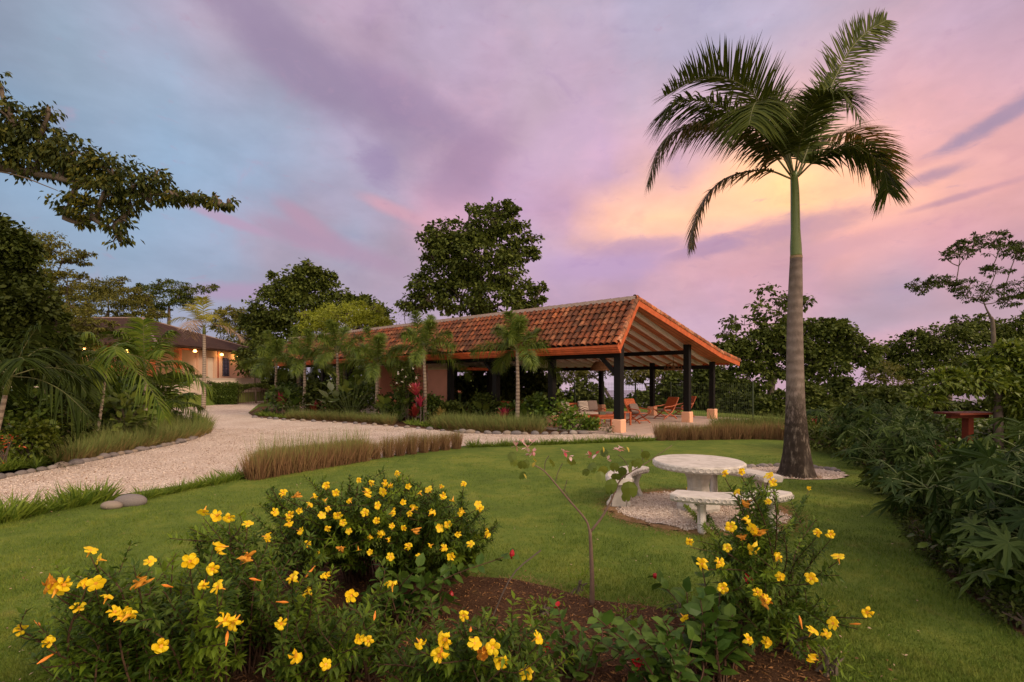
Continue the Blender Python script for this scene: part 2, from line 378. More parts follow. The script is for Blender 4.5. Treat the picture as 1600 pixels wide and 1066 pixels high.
def sheet(name, poly, z, mat, cell=None):
    P = [(float(p[0]), float(p[1])) for p in poly]
    import bmesh
    bm = bmesh.new(); vs = [bm.verts.new((x, y, z)) for x, y in P]; f = bm.faces.new(vs)
    if f.normal.z < 0: f.normal_flip()
    bmesh.ops.triangulate(bm, faces=bm.faces[:])
    if cell:
        for _ in range(cell): bmesh.ops.subdivide_edges(bm, edges=[e for e in bm.edges if e.calc_length() > .6], cuts=1, use_grid_fill=False); bmesh.ops.triangulate(bm, faces=bm.faces[:])
    for v in bm.verts: v.co.z = z+Hs(v.co.x, v.co.y)
    me = bpy.data.meshes.new(name); bm.to_mesh(me); bm.free()
    for p in me.polygons:
        if p.normal.z < 0: p.flip()
    me.materials.append(mat); o = bpy.data.objects.new(name, me); C.objects.link(o); return struct(o)
# ================================================================ setting: ground, drive, beds
def lawn_color(m, blade=False):
    a = m.noise(.55, 3, .6, 'Object'); b = m.noise(3.5, 4, .65)
    f = m.math('MULTIPLY_ADD', b, .5, m.math('MULTIPLY_ADD', a, .75, -.1)); w_ = m.noise(1.6, 6, .75)
    g_ = m.ramp(f, [(.34, (.038, .082, .010)), (.50, (.095, .155, .018)), (.66, (.20, .228, .036))])
    return m.mix(m.ramp(w_, [(.58, (0, 0, 0)), (.72, (.55, .55, .55))]), g_, (.26, .20, .07))
m = MT('lawn grass', .95, .1); fine = m.noise(160, 3, .7)
m.col(m.mix(.5, lawn_color(m), m.ramp(fine, [(.3, (.03, .05, .01)), (.7, (.2, .24, .06))]), 'MIX')); m.bump(fine, .5, .01); M_LAWN = m.m
m = MT('gravel', .95, .1)
vo = m.n('ShaderNodeTexVoronoi'); tcn = m.n('ShaderNodeTexCoord'); m.l(tcn.outputs['Object'], vo.inputs[0]); vo.inputs['Scale'].default_value = 42
big = m.noise(.9, 4); fl = m.noise(9, 5, .75)
cc = m.ramp(m.n('ShaderNodeSeparateColor').outputs[0], [(0, (0, 0, 0)), (1, (1, 1, 1))])
sp_ = m.n('ShaderNodeSeparateColor'); m.l(vo.outputs['Color'], sp_.inputs[0])
c_ = m.ramp(sp_.outputs[0], [(0, (.26, .19, .15)), (.12, (.50, .40, .33)), (.5, (.66, .54, .46)), (1, (.78, .68, .60))])
c_ = m.mix(m.ramp(vo.outputs['Distance'], [(.5, (0, 0, 0)), (.9, (.45, .45, .45))]), c_, (.22, .15, .11))
c_ = m.mix(m.ramp(fl, [(.30, (.7, .7, .7)), (.42, (0, 0, 0))]), c_, (.30, .21, .16))
c_ = m.mix(m.ramp(big, [(.40, (.0, .0, .0)), (.66, (.5, .5, .5))]), c_, (.42, .30, .23))
m.col(c_); m.bump(vo.outputs['Distance'], .8, .02); M_GRAV = m.m
m = MT('soil', 1, .05); a = m.noise(4, 6, .7); b = m.noise(45, 5, .75)
m.col(m.mix(.55, m.ramp(a, [(.3, (.07, .034, .020)), (.6, (.15, .078, .045)), (.75, (.15, .12, .04))]), m.ramp(b, [(.35, (.02, .011, .007)), (.6, (.12, .07, .045)), (.75, (.24, .16, .11))])))
m.bump(b, .9, .04); M_SOIL = m.m
m = MT('dry thatch', 1, .05); a = m.noise(7, 6, .7)
m.col(m.ramp(a, [(.3, (.10, .11, .025)), (.45, (.26, .16, .08)), (.7, (.40, .25, .15))])); m.bump(m.noise(60, 4, .7), .8, .03); M_THATCH = m.m
M_PATIO = plain('patio concrete', (.46, .35, .30), .8, .2, .18, 3, .1)

def axis(a, b, s, n): t = np.linspace(-1, 1, n); return a+(b-a)*(np.sinh(t*s)/np.sinh(s)+1)/2
xs = np.unique(np.concatenate([axis(-900, 900, 6.5, 90), np.linspace(-45, 30, 76)])); ys = np.unique(np.concatenate([np.linspace(-12, 100, 113), 100+np.geomspace(3, 1500, 24)]))
gx, gy = np.meshgrid(xs, ys, indexing='ij'); gz = H(gx, gy); nx, ny = gx.shape
i, j = np.meshgrid(np.arange(nx-1), np.arange(ny-1), indexing='ij')
g = G(); g.add(np.stack([gx, gy, gz], -1).reshape(-1, 3), np.stack([i*ny+j, (i+1)*ny+j, (i+1)*ny+j+1, i*ny+j+1], -1).reshape(-1, 4))
struct(g.build('lawn_ground', M_LAWN, smooth=True))
m = MT('sea', .22, .5); m.col((.10, .11, .16)); m.bump(m.noise(.02, 5), .2, 2.0)
g = G(); g.add([(-3000, 500, -62), (3000, 500, -62), (3000, 2900, -62), (-3000, 2900, -62)], [(0, 1, 2, 3)]); struct(g.build('sea', m.m))

DRIVE = gp([(-500,905),(-100,832),(0,812),(100,790),(200,772),(300,757),(390,742),(480,735),(560,722),(640,708),(730,697),(850,692),(960,688),(1040,684),(1060,676),
            (980,677),(850,679.5),(720,676),(640,668),(550,661),(450,656),(398,652),(388,645),(403,632.5),(420,626),(374,626),(362,632),(300,634),(235,640),(262,652),(322,662),(328,676),(290,692),(220,706),(110,729),(0,749),(-200,792),(-500,850)])
struct(sheet('gravel_driveway', DRIVE, .012, M_GRAV, 4))
BEDL = gp([(-500,850),(-200,790),(0,748),(110,728),(220,705),(290,691),(328,675),(322,663),(262,653),(235,641),(60,640),(-500,700)])
struct(sheet('planting_bed_left', BEDL, .008, M_SOIL, 3))
BEDP = gp([(388,646),(398,652.5),(450,656.5),(550,661.5),(640,668.5),(720,676.5),(850,680),(925,679),(930,668),(800,655),(700,645),(560,637),(440,634),(405,636)])
struct(sheet('planting_bed_pavilion', BEDP, .016, M_SOIL, 2))
SOIL = gp([(330,920),(440,885),(560,870),(680,888),(740,902),(800,905),(860,918),(925,938),(1030,950),(1130,962),(1230,985),(1290,1030),(1310,1120)])+[np.array([2.3,2.2,0]), np.array([-1.9,2.2,0])]+gp([(360,1100)])
struct(sheet('flower_bed_soil', SOIL, .006, M_SOIL, 2))
BEDR = gp([(1250,683),(1300,700),(1345,722),(1380,760),(1405,800),(1440,860),(1500,920),(1560,965),(1640,1030)])+[np.array([5, 1.5, 0]), np.array([25, 2, 0]), np.array([25, 18, 0]), np.array([12, 19, 0])]
struct(sheet('planting_bed_right', BEDR, .008, M_SOIL, 4))
TC = W(1091, 795.5)                       # centre of the concrete table
def ring(c, rx, ry, n=40, jit=.05, rot=0, seed=1):
    r_ = np.random.default_rng(seed); t = np.arange(n)*2*pi/n; k = 1+r_.normal(size=n)*jit
    return [np.array([c[0]+rx*k[q]*cos(t[q])*cos(rot)-ry*k[q]*sin(t[q])*sin(rot), c[1]+rx*k[q]*cos(t[q])*sin(rot)+ry*k[q]*sin(t[q])*cos(rot), 0]) for q in range(n)]
TCG = TC+np.array([-.03, -.03, 0])
struct(sheet('dry_thatch_ring', ring(TCG, 1.32, 1.27, 60, .04), .006, M_THATCH))
struct(sheet('gravel_patch_table', ring(TCG, 1.14, 1.08, 60, .045, 0, 2), .012, M_GRAV))
PB = W(1245, 744)
PG = PB+np.array([.10, .35, 0])
struct(sheet('gravel_patch_palm', ring(PG, 1.05, .75, 40, .03, 0, 3), .012, M_GRAV))

# ================================================================ pavilion
D1 = nrm(np.array([-870., 800, 0])); D2 = nrm(np.array([FP*FP/870., 800, 0])); FO = W(967, 678)
def PL(a, b, z): return FO+D1*a+D2*b+np.array([0, 0, z])
def tile_mat(name, pal):
    m = MT(name, .85, .2); r = island(m)
    c = m.ramp(r, [(i/(len(pal)-1), q) for i, q in enumerate(pal)])
    c = m.mix(m.ramp(m.noise(7, 5, .7), [(.42, (0, 0, 0)), (.62, (.75, .75, .75))]), c, (.055, .03, .02)); c = m.mix(m.ramp(m.noise(.8, 5, .7), [(.45, (0, 0, 0)), (.65, (.6, .6, .6))]), c, (.06, .035, .022)); m.col(c)
    m.bump(m.noise(40, 4), .3, .01); return m.m
M_TILE = tile_mat('clay tile', [(.07,.025,.016),(.19,.05,.022),(.30,.08,.03),(.22,.06,.026),(.42,.13,.05),(.25,.07,.03),(.44,.17,.08),(.10,.035,.02),(.34,.10,.04)])
M_ORANGE = plain('orange paint', (.46, .095, .028), .6, .25, .3, 4, .05)
M_BLACK = plain('black steel', (.009, .008, .008), .65, .15, .2, 3, 0)
M_RAFT = plain('white rafter paint', (.80, .70, .64), .6, .3, .06, 3, 0)
m = MT('ceiling boards', .6, .3); wv = m.n('ShaderNodeTexWave'); tcn = m.n('ShaderNodeTexCoord'); mp = m.n('ShaderNodeMapping'); m.l(tcn.outputs['Object'], mp.inputs[0]); mp.inputs[2].default_value = (0, 0, math.atan2(D2[1], D2[0])); m.l(mp.outputs[0], wv.inputs[0])
wv.inputs['Scale'].default_value = 1.6; wv.bands_direction = 'X'
m.col(m.mix(m.ramp(wv.outputs[1], [(0, (1, 1, 1)), (.12, (0, 0, 0))]), m.ramp(m.noise(3, 5, .6, 'Object', (1, 1, 1)), [(.3, (.42, .13, .055)), (.7, (.60, .21, .09))]), (.18, .05, .02))); M_CEIL = m.m
M_PED = plain('peach plinth paint', (.78, .42, .27), .8, .2, .06, 4, .05)
M_WALL = plain('salmon wall paint', (.62, .27, .19), .85, .2, .08, 2, .05)
M_CREAM = plain('cream paint', (.72, .58, .48), .7, .3, .06, 2, 0)
M_MORTAR = plain('ridge mortar', (.44, .33, .28), .9, .1, .2, 6, .2)
M_DARK = plain('dark void', (.012, .01, .01), .9, .1, .1, 3, 0)
pav = thing('pavilion', FO, 'long open-sided pavilion with terracotta tile roof on black posts', 'pavilion')
EAVE = (-.6, 3.15); RIDGE = (1.0, 4.86); BRK = (7.8, 3.13); BACK = (9.7, 2.80); AL = 28.3
def aend(b):   # the slightly skewed end of the roof
    return -.33+.18*(b+.6)/1.6 if b < 1 else -.15-.5*(b-1)/6.8
prof = [EAVE, RIDGE, BRK, BACK]
def zroof(b):
    for (b0, z0), (b1, z1) in zip(prof, prof[1:]):
        if b <= b1+1e-6: return z0+(z1-z0)*(b-b0)/(b1-b0)
    return BACK[1]
# deck + ceiling
g = G(); bs = [p[0] for p in prof]
v = []; 
for b_, z_ in prof: v += [PL(aend(b_), b_, z_-.02), PL(AL, b_, z_-.02)]
g.add(v, np.array([(0, 2, 3, 1), (2, 4, 5, 3), (4, 6, 7, 5)])); g.build('roof_deck', M_DARK, pav)
g = G(); v = []
for b_, z_ in prof: v += [PL(aend(b_)+.03, b_, z_-.09), PL(AL-.05, b_, z_-.09)]
g.add(v, np.array([(0, 1, 3, 2), (2, 3, 5, 4), (4, 5, 7, 6)])); g.build('ceiling', M_CEIL, pav)
# rafters
k = 0; a_ = .35
while a_ < AL-.2 and k < 44:
    g = G()
    for (b0, z0), (b1, z1) in zip(prof, prof[1:]):
        g.beam(PL(a_, b0+.02, z0-.17), PL(a_, b1, z1-.17), .11, .155)
    g.build('rafter', M_RAFT, pav); a_ += .66; k += 1
# barrel tiles
g = G(); th = np.linspace(-.12, pi+.12, 6)
def tiles(b0, z0, b1, z1, up=True):
    L = math.hypot(b1-b0, z1-z0); n = max(2, int(round(L/.36))); col_w = .262
    sl = np.array([b1-b0, z1-z0])/L; nr = np.array([-sl[1], sl[0]]); nr = nr if nr[1] > 0 else -nr
    ncol = int((AL+.35)/col_w)
    for c in range(ncol):
        a0 = -.20+c*col_w
        for r in range(n):
            s0 = L*r/n-.05; s1 = L*(r+1)/n+.03
            bm_ = b0+sl[0]*(s0+s1)/2; aa = a0+aend(min(max(bm_, -.6), 9.7))+.30
            j0, j1 = rng.normal(size=2)*.012; lift = rng.uniform(0, .018)
            lo, hi = (.118, .098) if up else (.098, .118)
            vv = []
            for s_, r_, e_, jj in ((s0, lo, .045 if up else .012, j0), (s1, hi, .012 if up else .045, j1)):
                for t in th:
                    q = np.array([b0, z0])+sl*s_+nr*(r_*sin(t)*.85+e_+lift)
                    vv.append(PL(aa+r_*cos(t)+jj, q[0], q[1]))
            m_ = len(th)
            g.add(vv, np.array([(i, i+1, i+1+m_, i+m_) for i in range(m_-1)]))
            # shallow thickness at the lower lip
            base_ = vv[:m_] if up else vv[m_:]
            ctr = np.mean(base_, 0)
            g.add(np.array(list(base_)+[p+(ctr-p)*.16 for p in base_]), np.array([(i, i+m_, i+1+m_, i+1) for i in range(m_-1)]))
tiles(*EAVE, *RIDGE, True)
tiles(*RIDGE, *BRK, False)
tiles(*BRK, *BACK, False)
g.build('roof_tiles', M_TILE, pav)
# ridge: mortar band and half-round caps
g = G(); g.box(-.16, AL, RIDGE[0]-.14, RIDGE[0]+.14, RIDGE[1]-.02, RIDGE[1]+.12, 0, PL); g.build('ridge_mortar', M_MORTAR, pav)
g = G(); a_ = -.2
while a_ < AL:
    vv = []
    for s_, r_ in ((a_, .135), (a_+.42, .115)):
        for t in np.linspace(0, pi, 7): vv.append(PL(s_, RIDGE[0]+r_*cos(t), RIDGE[1]+.07+r_*sin(t)*.62))
    g.add(vv, np.array([(i, i+1, i+8, i+7) for i in range(6)])); g.add(vv[:7], [(0, 1, 2, 3, 4, 5, 6)]); a_ += .38
g.build('ridge_caps', tile_mat('ridge tile', [(.10,.045,.035),(.2,.09,.06),(.3,.15,.10),(.16,.07,.05)]), pav)
# verge: tiled edge and board following the end of the roof
def verge(a_off, end=False):
    g = G(); gt = G()
    for (b0, z0), (b1, z1) in zip(prof, prof[1:]):
        A0 = aend(b0) if not end else AL; A1 = aend(b1) if not end else AL
        g.beam(PL(A0-a_off*.05, b0, z0-.12), PL(A1-a_off*.05, b1, z1-.12), .05, .24)
        L = math.hypot(b1-b0, z1-z0); n = max(2, int(round(L/.36)))
        for r in range(n):
            t0, t1 = r/n-.02, (r+1)/n+.02
            p0 = np.array([A0+(A1-A0)*t0, b0+(b1-b0)*t0, z0+(z1-z0)*t0]); p1 = np.array([A0+(A1-A0)*t1, b0+(b1-b0)*t1, z0+(z1-z0)*t1])
            lo_first = z0 < z1; r0, r1 = (.13, .105) if lo_first else (.105, .13)
            vv = []
            for p, r_ in ((p0, r0), (p1, r1)):
                for t in np.linspace(-.5, pi*.75, 7): vv.append(PL(p[0]-a_off*r_*.9*cos(t)*1.0, p[1], p[2]+.03+r_*sin(t)*1.0+rng.uniform(0, .004)))
            gt.add(vv, np.array([(i, i+1, i+8, i+7) for i in range(6)]))
    return g, gt
g, gt = verge(1); g.build('verge_board', M_ORANGE, pav); gt.build('verge_tiles', tile_mat('verge tile', [(.45,.14,.06),(.62,.20,.08),(.30,.10,.05),(.7,.3,.16),(.22,.10,.06),(.5,.17,.07)]), pav)
g, gt = verge(-1, True); g.build('verge_board', M_ORANGE, pav)
# stepped gutter along the near eave
g = G(); pr = [(-.60, 3.10), (-.80, 3.10), (-.80, 3.02), (-.76, 3.01), (-.76, 2.96), (-.70, 2.95), (-.70, 2.88), (-.62, 2.87), (-.62, 2.83), (-.56, 2.83), (-.56, 3.06), (-.60, 3.06)]
n_ = len(pr); vv = [PL(-.42, b, z) for b, z in pr]+[PL(AL, b, z) for b, z in pr]
g.add(vv, [tuple((i, (i+1) % n_, n_+(i+1) % n_, n_+i)) for i in range(n_)]+[tuple(range(n_))]); g.build('gutter', M_ORANGE, pav)
g = G(); g.beam(PL(-.35, 9.72, 2.72), PL(AL, 9.72, 2.72), .05, .18); g.build('fascia', M_ORANGE, pav)
# posts with plinths
def post(a, b, ztop, w=.24, plinth=.52, g=None):
    g = G(); g.box(a-w/2, a+w/2, b-w/2, b+w/2, plinth, ztop, 0, PL); p = g.build('post', M_BLACK, pav)
    g = G(); pw = .36; g.box(a-pw/2, a+pw/2, b-pw/2, b+pw/2, 0, plinth-.03, 0, PL)
    q = pw/2-.025; vv = [PL(a+i*pw/2, b+j*pw/2, plinth-.03) for i, j in ((-1,-1),(1,-1),(1,1),(-1,1))]+[PL(a+i*q, b+j*q, plinth) for i, j in ((-1,-1),(1,-1),(1,1),(-1,1))]
    g.add(vv, [(0,1,5,4),(1,2,6,5),(2,3,7,6),(3,0,4,7),(4,5,6,7)]); g.build('plinth', M_PED, p)
post(0, 0, 3.62, .26)
for a in (3, 6.07, 9.1, 12.2, 18.5, 21.5, 24.5): post(a, 0, zroof(0)-.26)
post(0, 5.7, zroof(5.7)-.22, .25); post(12.2, 5.7, zroof(5.7)-.22)
for a in (0, 3.1, 6.2, 12.2, 18.5, 24.5): post(a, 8.5, zroof(8.5)-.24, .21)
zb0 = 2.70
g = G(); g.box(-.05, AL-.3, -.07, .07, zb0, zb0+.20, 0, PL); g.build('beam', M_BLACK, pav)
g = G(); g.box(-.05, AL-.3, 5.63, 5.77, 3.02, 3.20, 0, PL); g.build('beam', M_BLACK, pav)
g = G(); g.box(-.05, AL-.3, 8.43, 8.57, 2.42, 2.60, 0, PL); g.build('beam', M_BLACK, pav)
for a, s in ((0, 1), (6.07, 1), (6.07, -1), (12.2, 1), (18.5, -1)):
    g = G(); g.beam(PL(a+s*.08, 0, zb0-.62), PL(a+s*.72, 0, zb0+.03), .11, .13); g.build('brace', M_BLACK, pav)
# patio slab
patio = [PL(-1.0, -.55, 0), PL(10, -.55, 0), PL(AL, -.4, 0), PL(AL, 9.6, 0), PL(-1.3, 9.6, 0)]
g = G(); v = [p+np.array([0, 0, .0]) for p in patio]+[p+np.array([0, 0, .06]) for p in patio]
g.add(v, [(5, 6, 7, 8, 9), (0, 1, 6, 5), (1, 2, 7, 6), (2, 3, 8, 7), (3, 4, 9, 8), (4, 0, 5, 9)]); struct(g.build('patio', M_PATIO))
# storeroom under the roof
st = thing('storeroom', PL(12.3, .3, 0), 'salmon plastered storeroom with cream door under the pavilion roof', 'storeroom')
def wallbox(a0, a1, b0, b1, z1=2.69, mat=M_WALL, name='wall', z0=.062):
    g = G(); g.box(a0, a1, b0, b1, z0, z1, 0, PL); return g.build(name, mat, st)
wallbox(9.7, 11.3, .35, .62, 2.40); wallbox(12.9, 13.05, .3, 1.6)
wallbox(13.053, 15.4, 1.45, 1.6); wallbox(15.4, 15.55, .2, 1.6)
dr = wallbox(13.7, 14.5, 1.41, 1.447, 2.15, M_CREAM, 'door'); g = G(); g.box(14.38, 14.42, 1.36, 1.405, 1.0, 1.16, 0, PL); g.build('handle', M_BLACK, dr)
g = G()
for i in range(6): g.box(9.0, 9.6, 1.0+i*.30, 1.28+i*.30, 2.37, 2.50, 0, PL)
g.build('porch_roof', M_ORANGE, st)
# pendant lamps
M_RATTAN = plain('rattan', (.16, .075, .035), .8, .2, .35, 30, .4)
def pendant(px, py, Y, r, h, cord, label, ch):
    p = W(px, py, Y); t = thing('pendant_lamp', p, label, 'pendant lamp', 'pendant lamps under the pavilion roof')
    g = G(); g.tube([p+[0, 0, h], p+[0, 0, cord]], .012, 5); g.build('cord', M_BLACK, t)
    g = G()
    if not ch:
        n = 9
        for q in range(n):
            z_ = h*(1-(q/(n-1))**2); rr = r*(.18+.82*(q/(n-1))**.7)
            th_ = np.linspace(0, 2*pi, 25); g.tube(np.stack([p[0]+rr*np.cos(th_), p[1]+rr*np.sin(th_), np.full(25, p[2]+z_)], 1), .016, 4)
        pr_ = [(r*(.18+.82*(q/12)**.7), h*(1-(q/12)**2)) for q in range(13)]
        g.lathe(p, pr_, 28)
    else:
        for q in range(10):
            t_ = q/10*2*pi; s_ = np.linspace(0, 1, 8); rr = r*np.sin(s_*pi/2); zz = h*(1-s_**2)
            g.tube(np.stack([p[0]+rr*cos(t_), p[1]+rr*sin(t_), p[2]+zz], 1), .015, 4)
        for rr, zz in ((r, 0), (r*.7, h*.5), (r*.95, .1*h)):
            th_ = np.linspace(0, 2*pi, 25); g.tube(np.stack([p[0]+rr*np.cos(th_), p[1]+rr*np.sin(th_), np.full(25, p[2]+zz)], 1), .018, 4)
        g.lathe(p+[0, 0, h*.1], [(.09, 0), (.1, .12), (.03, .2)], 10)
    g.build('lamp_shade', M_RATTAN, t)
pendant(937, 579, 22.5, .42, .38, .75, 'wide woven basket pendant lamp hanging behind the front corner post', False)
pendant(1052, 578, 24.4, .42, .34, .62, 'open domed frame pendant lamp hanging between the two right posts', True)
# wire fence behind the patio
M_WIRE = plain('green wire', (.05, .07, .04), .6, .3, .1, 2, 0)
fb = PL(-1.2, 9.9, 0); fn = thing('wire_fence', fb, 'thin dark green wire mesh fence at the back edge of the patio', 'fence')
g = G()
for a in np.arange(-1.4, 9, .10): g.beam(PL(a, 9.9, -.3), PL(a, 9.9, 1.75), .008, .008)
for z in np.arange(.1, 1.8, .22): g.beam(PL(-1.4, 9.9, z), PL(9, 9.9, z), .008, .008)
g.build('mesh', M_WIRE, fn)
for a in np.arange(-1.4, 9.1, 2.08): g = G(); g.box(a-.03, a+.03, 9.87, 9.93, -.5, 1.8, 0, PL); g.build('fence_post', M_WIRE, fn)

# ================================================================ pavilion furniture
m = MT('oiled teak', .45, .4); a = m.noise(8, 5, .6, 'Object', (1, 1, 6), 1.0)
m.col(m.ramp(a, [(.3, (.30, .055, .018)), (.55, (.46, .105, .035)), (.75, (.58, .16, .055))])); M_TEAK = m.m
M_TAUPE = plain('taupe canvas', (.20, .145, .13), .9, .1, .1, 10, .2)
M_LIN = plain('oatmeal linen', (.46, .36, .32), .9, .1, .1, 12, .2)
m = MT('patterned fabric', .9, .1); wv = m.n('ShaderNodeTexWave'); wv.wave_type = 'RINGS'; wv.inputs['Scale'].default_value = 6; wv.inputs['Distortion'].default_value = 2.5
tcn = m.n('ShaderNodeTexCoord'); m.l(tcn.outputs['Object'], wv.inputs[0]); m.col(m.ramp(wv.outputs[1], [(.45, (.62, .52, .46)), (.55, (.12, .08, .07))])); M_PAT = m.m
class L:   # local frame about a base point
    def __init__(s, base, rot): s.b = np.array(base, float); s.r = rot
    def __call__(s, x, y, z): c, n = cos(s.r), sin(s.r); return s.b+np.array([x*c-y*n, x*n+y*c, z])
def lounge_chair(base, rot, label, cushion):
    base = np.array([base[0], base[1], .064]); t = thing('lounge_chair', base, label, 'lounge chair', 'reclining wooden chairs on the patio'); f = L(base, rot); w = .30
    # local +y is the way the sitter faces
    g = G()
    for i in range(7):
        x0 = -w+.01+i*.083; g.beam(f(x0+.035, -.12, .34), f(x0+.035, -.50, .98), .070, .022, 0, D1*.01+np.array([0, 0, 1]))
    g.beam(f(-w, -.50, .99), f(w, -.50, .99), .05, .05); g.beam(f(-w, -.14, .34), f(w, -.14, .34), .05, .05); g.build('backrest', M_TEAK, t)
    g = G()
    for i in range(6): g.beam(f(-w, -.10+i*.085, .33+i*.018), f(w, -.10+i*.085, .33+i*.018), .07, .02)
    g.build('seat', M_TEAK, t)
    for s in (-1, 1):
        g = G(); g.tube(cr([f(s*w*1.05, -.52, 1.0), f(s*w*1.05, -.22, .48), f(s*w*1.05, .05, .22), f(s*w*1.05, .30, .10), f(s*w*1.05, .42, .0)], 12), .027, 6); g.build('leg', M_TEAK, t)
        g = G(); g.tube(cr([f(s*w*1.06, .40, .44), f(s*w*1.06, .10, .25), f(s*w*1.06, -.20, .14), f(s*w*1.06, -.40, .0)], 10), .027, 6); g.build('leg', M_TEAK, t)
        g = G(); g.tube(cr([f(s*w*1.12, -.34, .66), f(s*w*1.18, -.05, .60), f(s*w*1.22, .25, .58), f(s*w*1.2, .42, .54), f(s*w*1.1, .40, .42)], 12), .026, 6); g.build('armrest', M_TEAK, t)
    for y_ in (.30, -.33): g = G(); g.beam(f(-w, y_, .11), f(w, y_, .11), .035, .035); g.build('stretcher', M_TEAK, t)
    g = G(); puff(g, f, -w+.02, w-.02, -.10, .36, .36, .46); 
    if cushion: g.build('seat_cushion', M_TAUPE, t); g = G(); puff2(g, f, -w+.05, w-.05, (-.13, .44), (-.30, .78), .09); g.build('back_cushion', M_TAUPE, t)
    else: g.build('seat_cushion', M_TAUPE, t)
    return t
def puff(g, f, x0, x1, y0, y1, z0, z1, n=7):
    u = np.linspace(-1, 1, n); vv = []; 
    for s in (1, -1):
        for a in u:
            for b in u:
                k = (1-abs(a)**4)*(1-abs(b)**4); e = 1-.05*(abs(a)**6+abs(b)**6)
                vv.append(f((x0+x1)/2+(x1-x0)/2*a*(1-.04*abs(b)**4), (y0+y1)/2+(y1-y0)/2*b*(1-.04*abs(a)**4), (z0+z1)/2+s*(z1-z0)/2*(.45+.55*k**.5)))
    q = [(i*n+j, (i+1)*n+j, (i+1)*n+j+1, i*n+j+1) for i in range(n-1) for j in range(n-1)]
    o = n*n; q2 = [tuple(o+i for i in r[::-1]) for r in q]
    br = [i for i in range(n)]+[i*n+n-1 for i in range(1, n)]+[n*n-1-i for i in range(1, n)]+[(n-1-i)*n for i in range(1, n-1)]
    sd_ = [(br[i], br[(i+1) % len(br)], o+br[(i+1) % len(br)], o+br[i]) for i in range(len(br))]
    g.add(vv, q+q2+sd_)
def puff2(g, f, x0, x1, p0, p1, th_, n=7):
    d = np.array([p1[0]-p0[0], p1[1]-p0[1]]); L_ = np.linalg.norm(d); d = d/L_; nn_ = np.array([d[1], -d[0]])
    if nn_[0] < 0: nn_ = -nn_
    h = lambda x, y, z: f(x, p0[0]+d[0]*y+nn_[0]*z, p0[1]+d[1]*y+nn_[1]*z)
    puff(g, h, x0, x1, 0, L_, 0, th_, n)
lounge_chair(W(996, 664, 22.0), radians(215), 'front teak lounge chair facing the coffee table, taupe pillow on its back', True)
lounge_chair(W(1040, 657, 24.2), radians(118), 'teak lounge chair seen from the side, reclined beside the back post', False)
lounge_chair(W(1068, 655, 25.6), radians(112), 'farthest teak lounge chair, half hidden by the middle post', False)
# sofa
sb = W(905, 0, 21.6); sb[2] = .064; f = L(sb, radians(200))
so = thing('sofa', sb, 'long teak sofa with oatmeal seat pad behind the leafy shrub', 'sofa')
g = G(); g.box(-1.0, 1.0, -.35, .38, .28, .36, 0, f); g.build('seat_frame', M_TEAK, so)
g = G()
for i in range(12): g.beam(f(-.95+i*.173, -.36, .36), f(-.95+i*.173, -.46, .80), .10, .02)
g.beam(f(-1.03, -.46, .81), f(1.03, -.46, .81), .06, .07); g.build('backrest', M_TEAK, so)
for s in (-1, 1):
    g = G(); g.beam(f(s*1.02, -.44, .58), f(s*1.02, .42, .62), .09, .035); g.build('armrest', M_TEAK, so)
    for y_ in (-.38, .36): g = G(); g.beam(f(s*1.02, y_, 0), f(s*1.02, y_, .60), .06, .06, 0, (1, 0, 0)); g.build('leg', M_TEAK, so)
g = G(); puff(g, f, -.94, .94, -.32, .36, .365, .50); g.build('seat_cushion', M_LIN, so)
for x, m_, lb in ((-.72, M_TAUPE, 'plain taupe pillow at the right end of the sofa'), (-.30, M_PAT, 'cream and brown zigzag pillow on the sofa'), (.62, M_PAT, 'patterned pillow at the left end of the sofa, half behind leaves')):
    g = G(); puff2(g, f, x-.25, x+.25, (-.20, .50), (-.34, .92), .15); tag(g.build('pillow', m_, smooth=True, origin=f(x, -.2, .5)), lb, 'pillow', 'pillows on the sofa')
# coffee table and small box
cb = W(946, 0, 20.1); cb[2] = .064; f = L(cb, radians(20))
ct = thing('coffee_table', cb, 'low teak coffee table in front of the sofa', 'coffee table')
g = G(); g.box(-.50, .50, -.36, .36, .43, .47, 0, f)
for i in range(6): g.box(-.49, .49, -.345+i*.117, -.345+i*.117+.105, .472, .482, 0, f)
g.build('tabletop', M_TEAK, ct)
g = G(); g.box(-.44, .44, -.31, -.28, .34, .428, 0, f); g.box(-.44, .44, .28, .31, .34, .428, 0, f); g.build('apron', M_TEAK, ct)
for x in (-.45, .45):
    for y in (-.31, .31): g = G(); g.box(x-.035, x+.035, y-.035, y+.035, 0, .428, 0, f); g.build('leg', M_TEAK, ct)
bx = f(-.12, .05, .483); f2 = L(bx, radians(10))
t = thing('planter_box', bx, 'small grey green box standing on the coffee table', 'box')
g = G(); g.box(-.12, .12, -.08, .08, 0, .10, 0, f2); g.build('body', plain('dull green tin', (.10, .11, .08), .6), t)
g = G(); g.box(-.125, .125, -.085, .085, .102, .118, 0, f2); g.build('lid', plain('dull tin lid', (.14, .13, .10), .6), t)
cb = W(972, 0, 21.0); cb[2] = .064; f = L(cb, radians(20))
ct = thing('side_table', cb, 'smaller teak side table just behind the front corner post', 'side table')
g = G(); g.box(-.30, .30, -.25, .25, .50, .54, 0, f); g.build('tabletop', M_TEAK, ct)
for x in (-.26, .26):
    for y in (-.21, .21): g = G(); g.box(x-.03, x+.03, y-.03, y+.03, 0, .498, 0, f); g.build('leg', M_TEAK, ct)
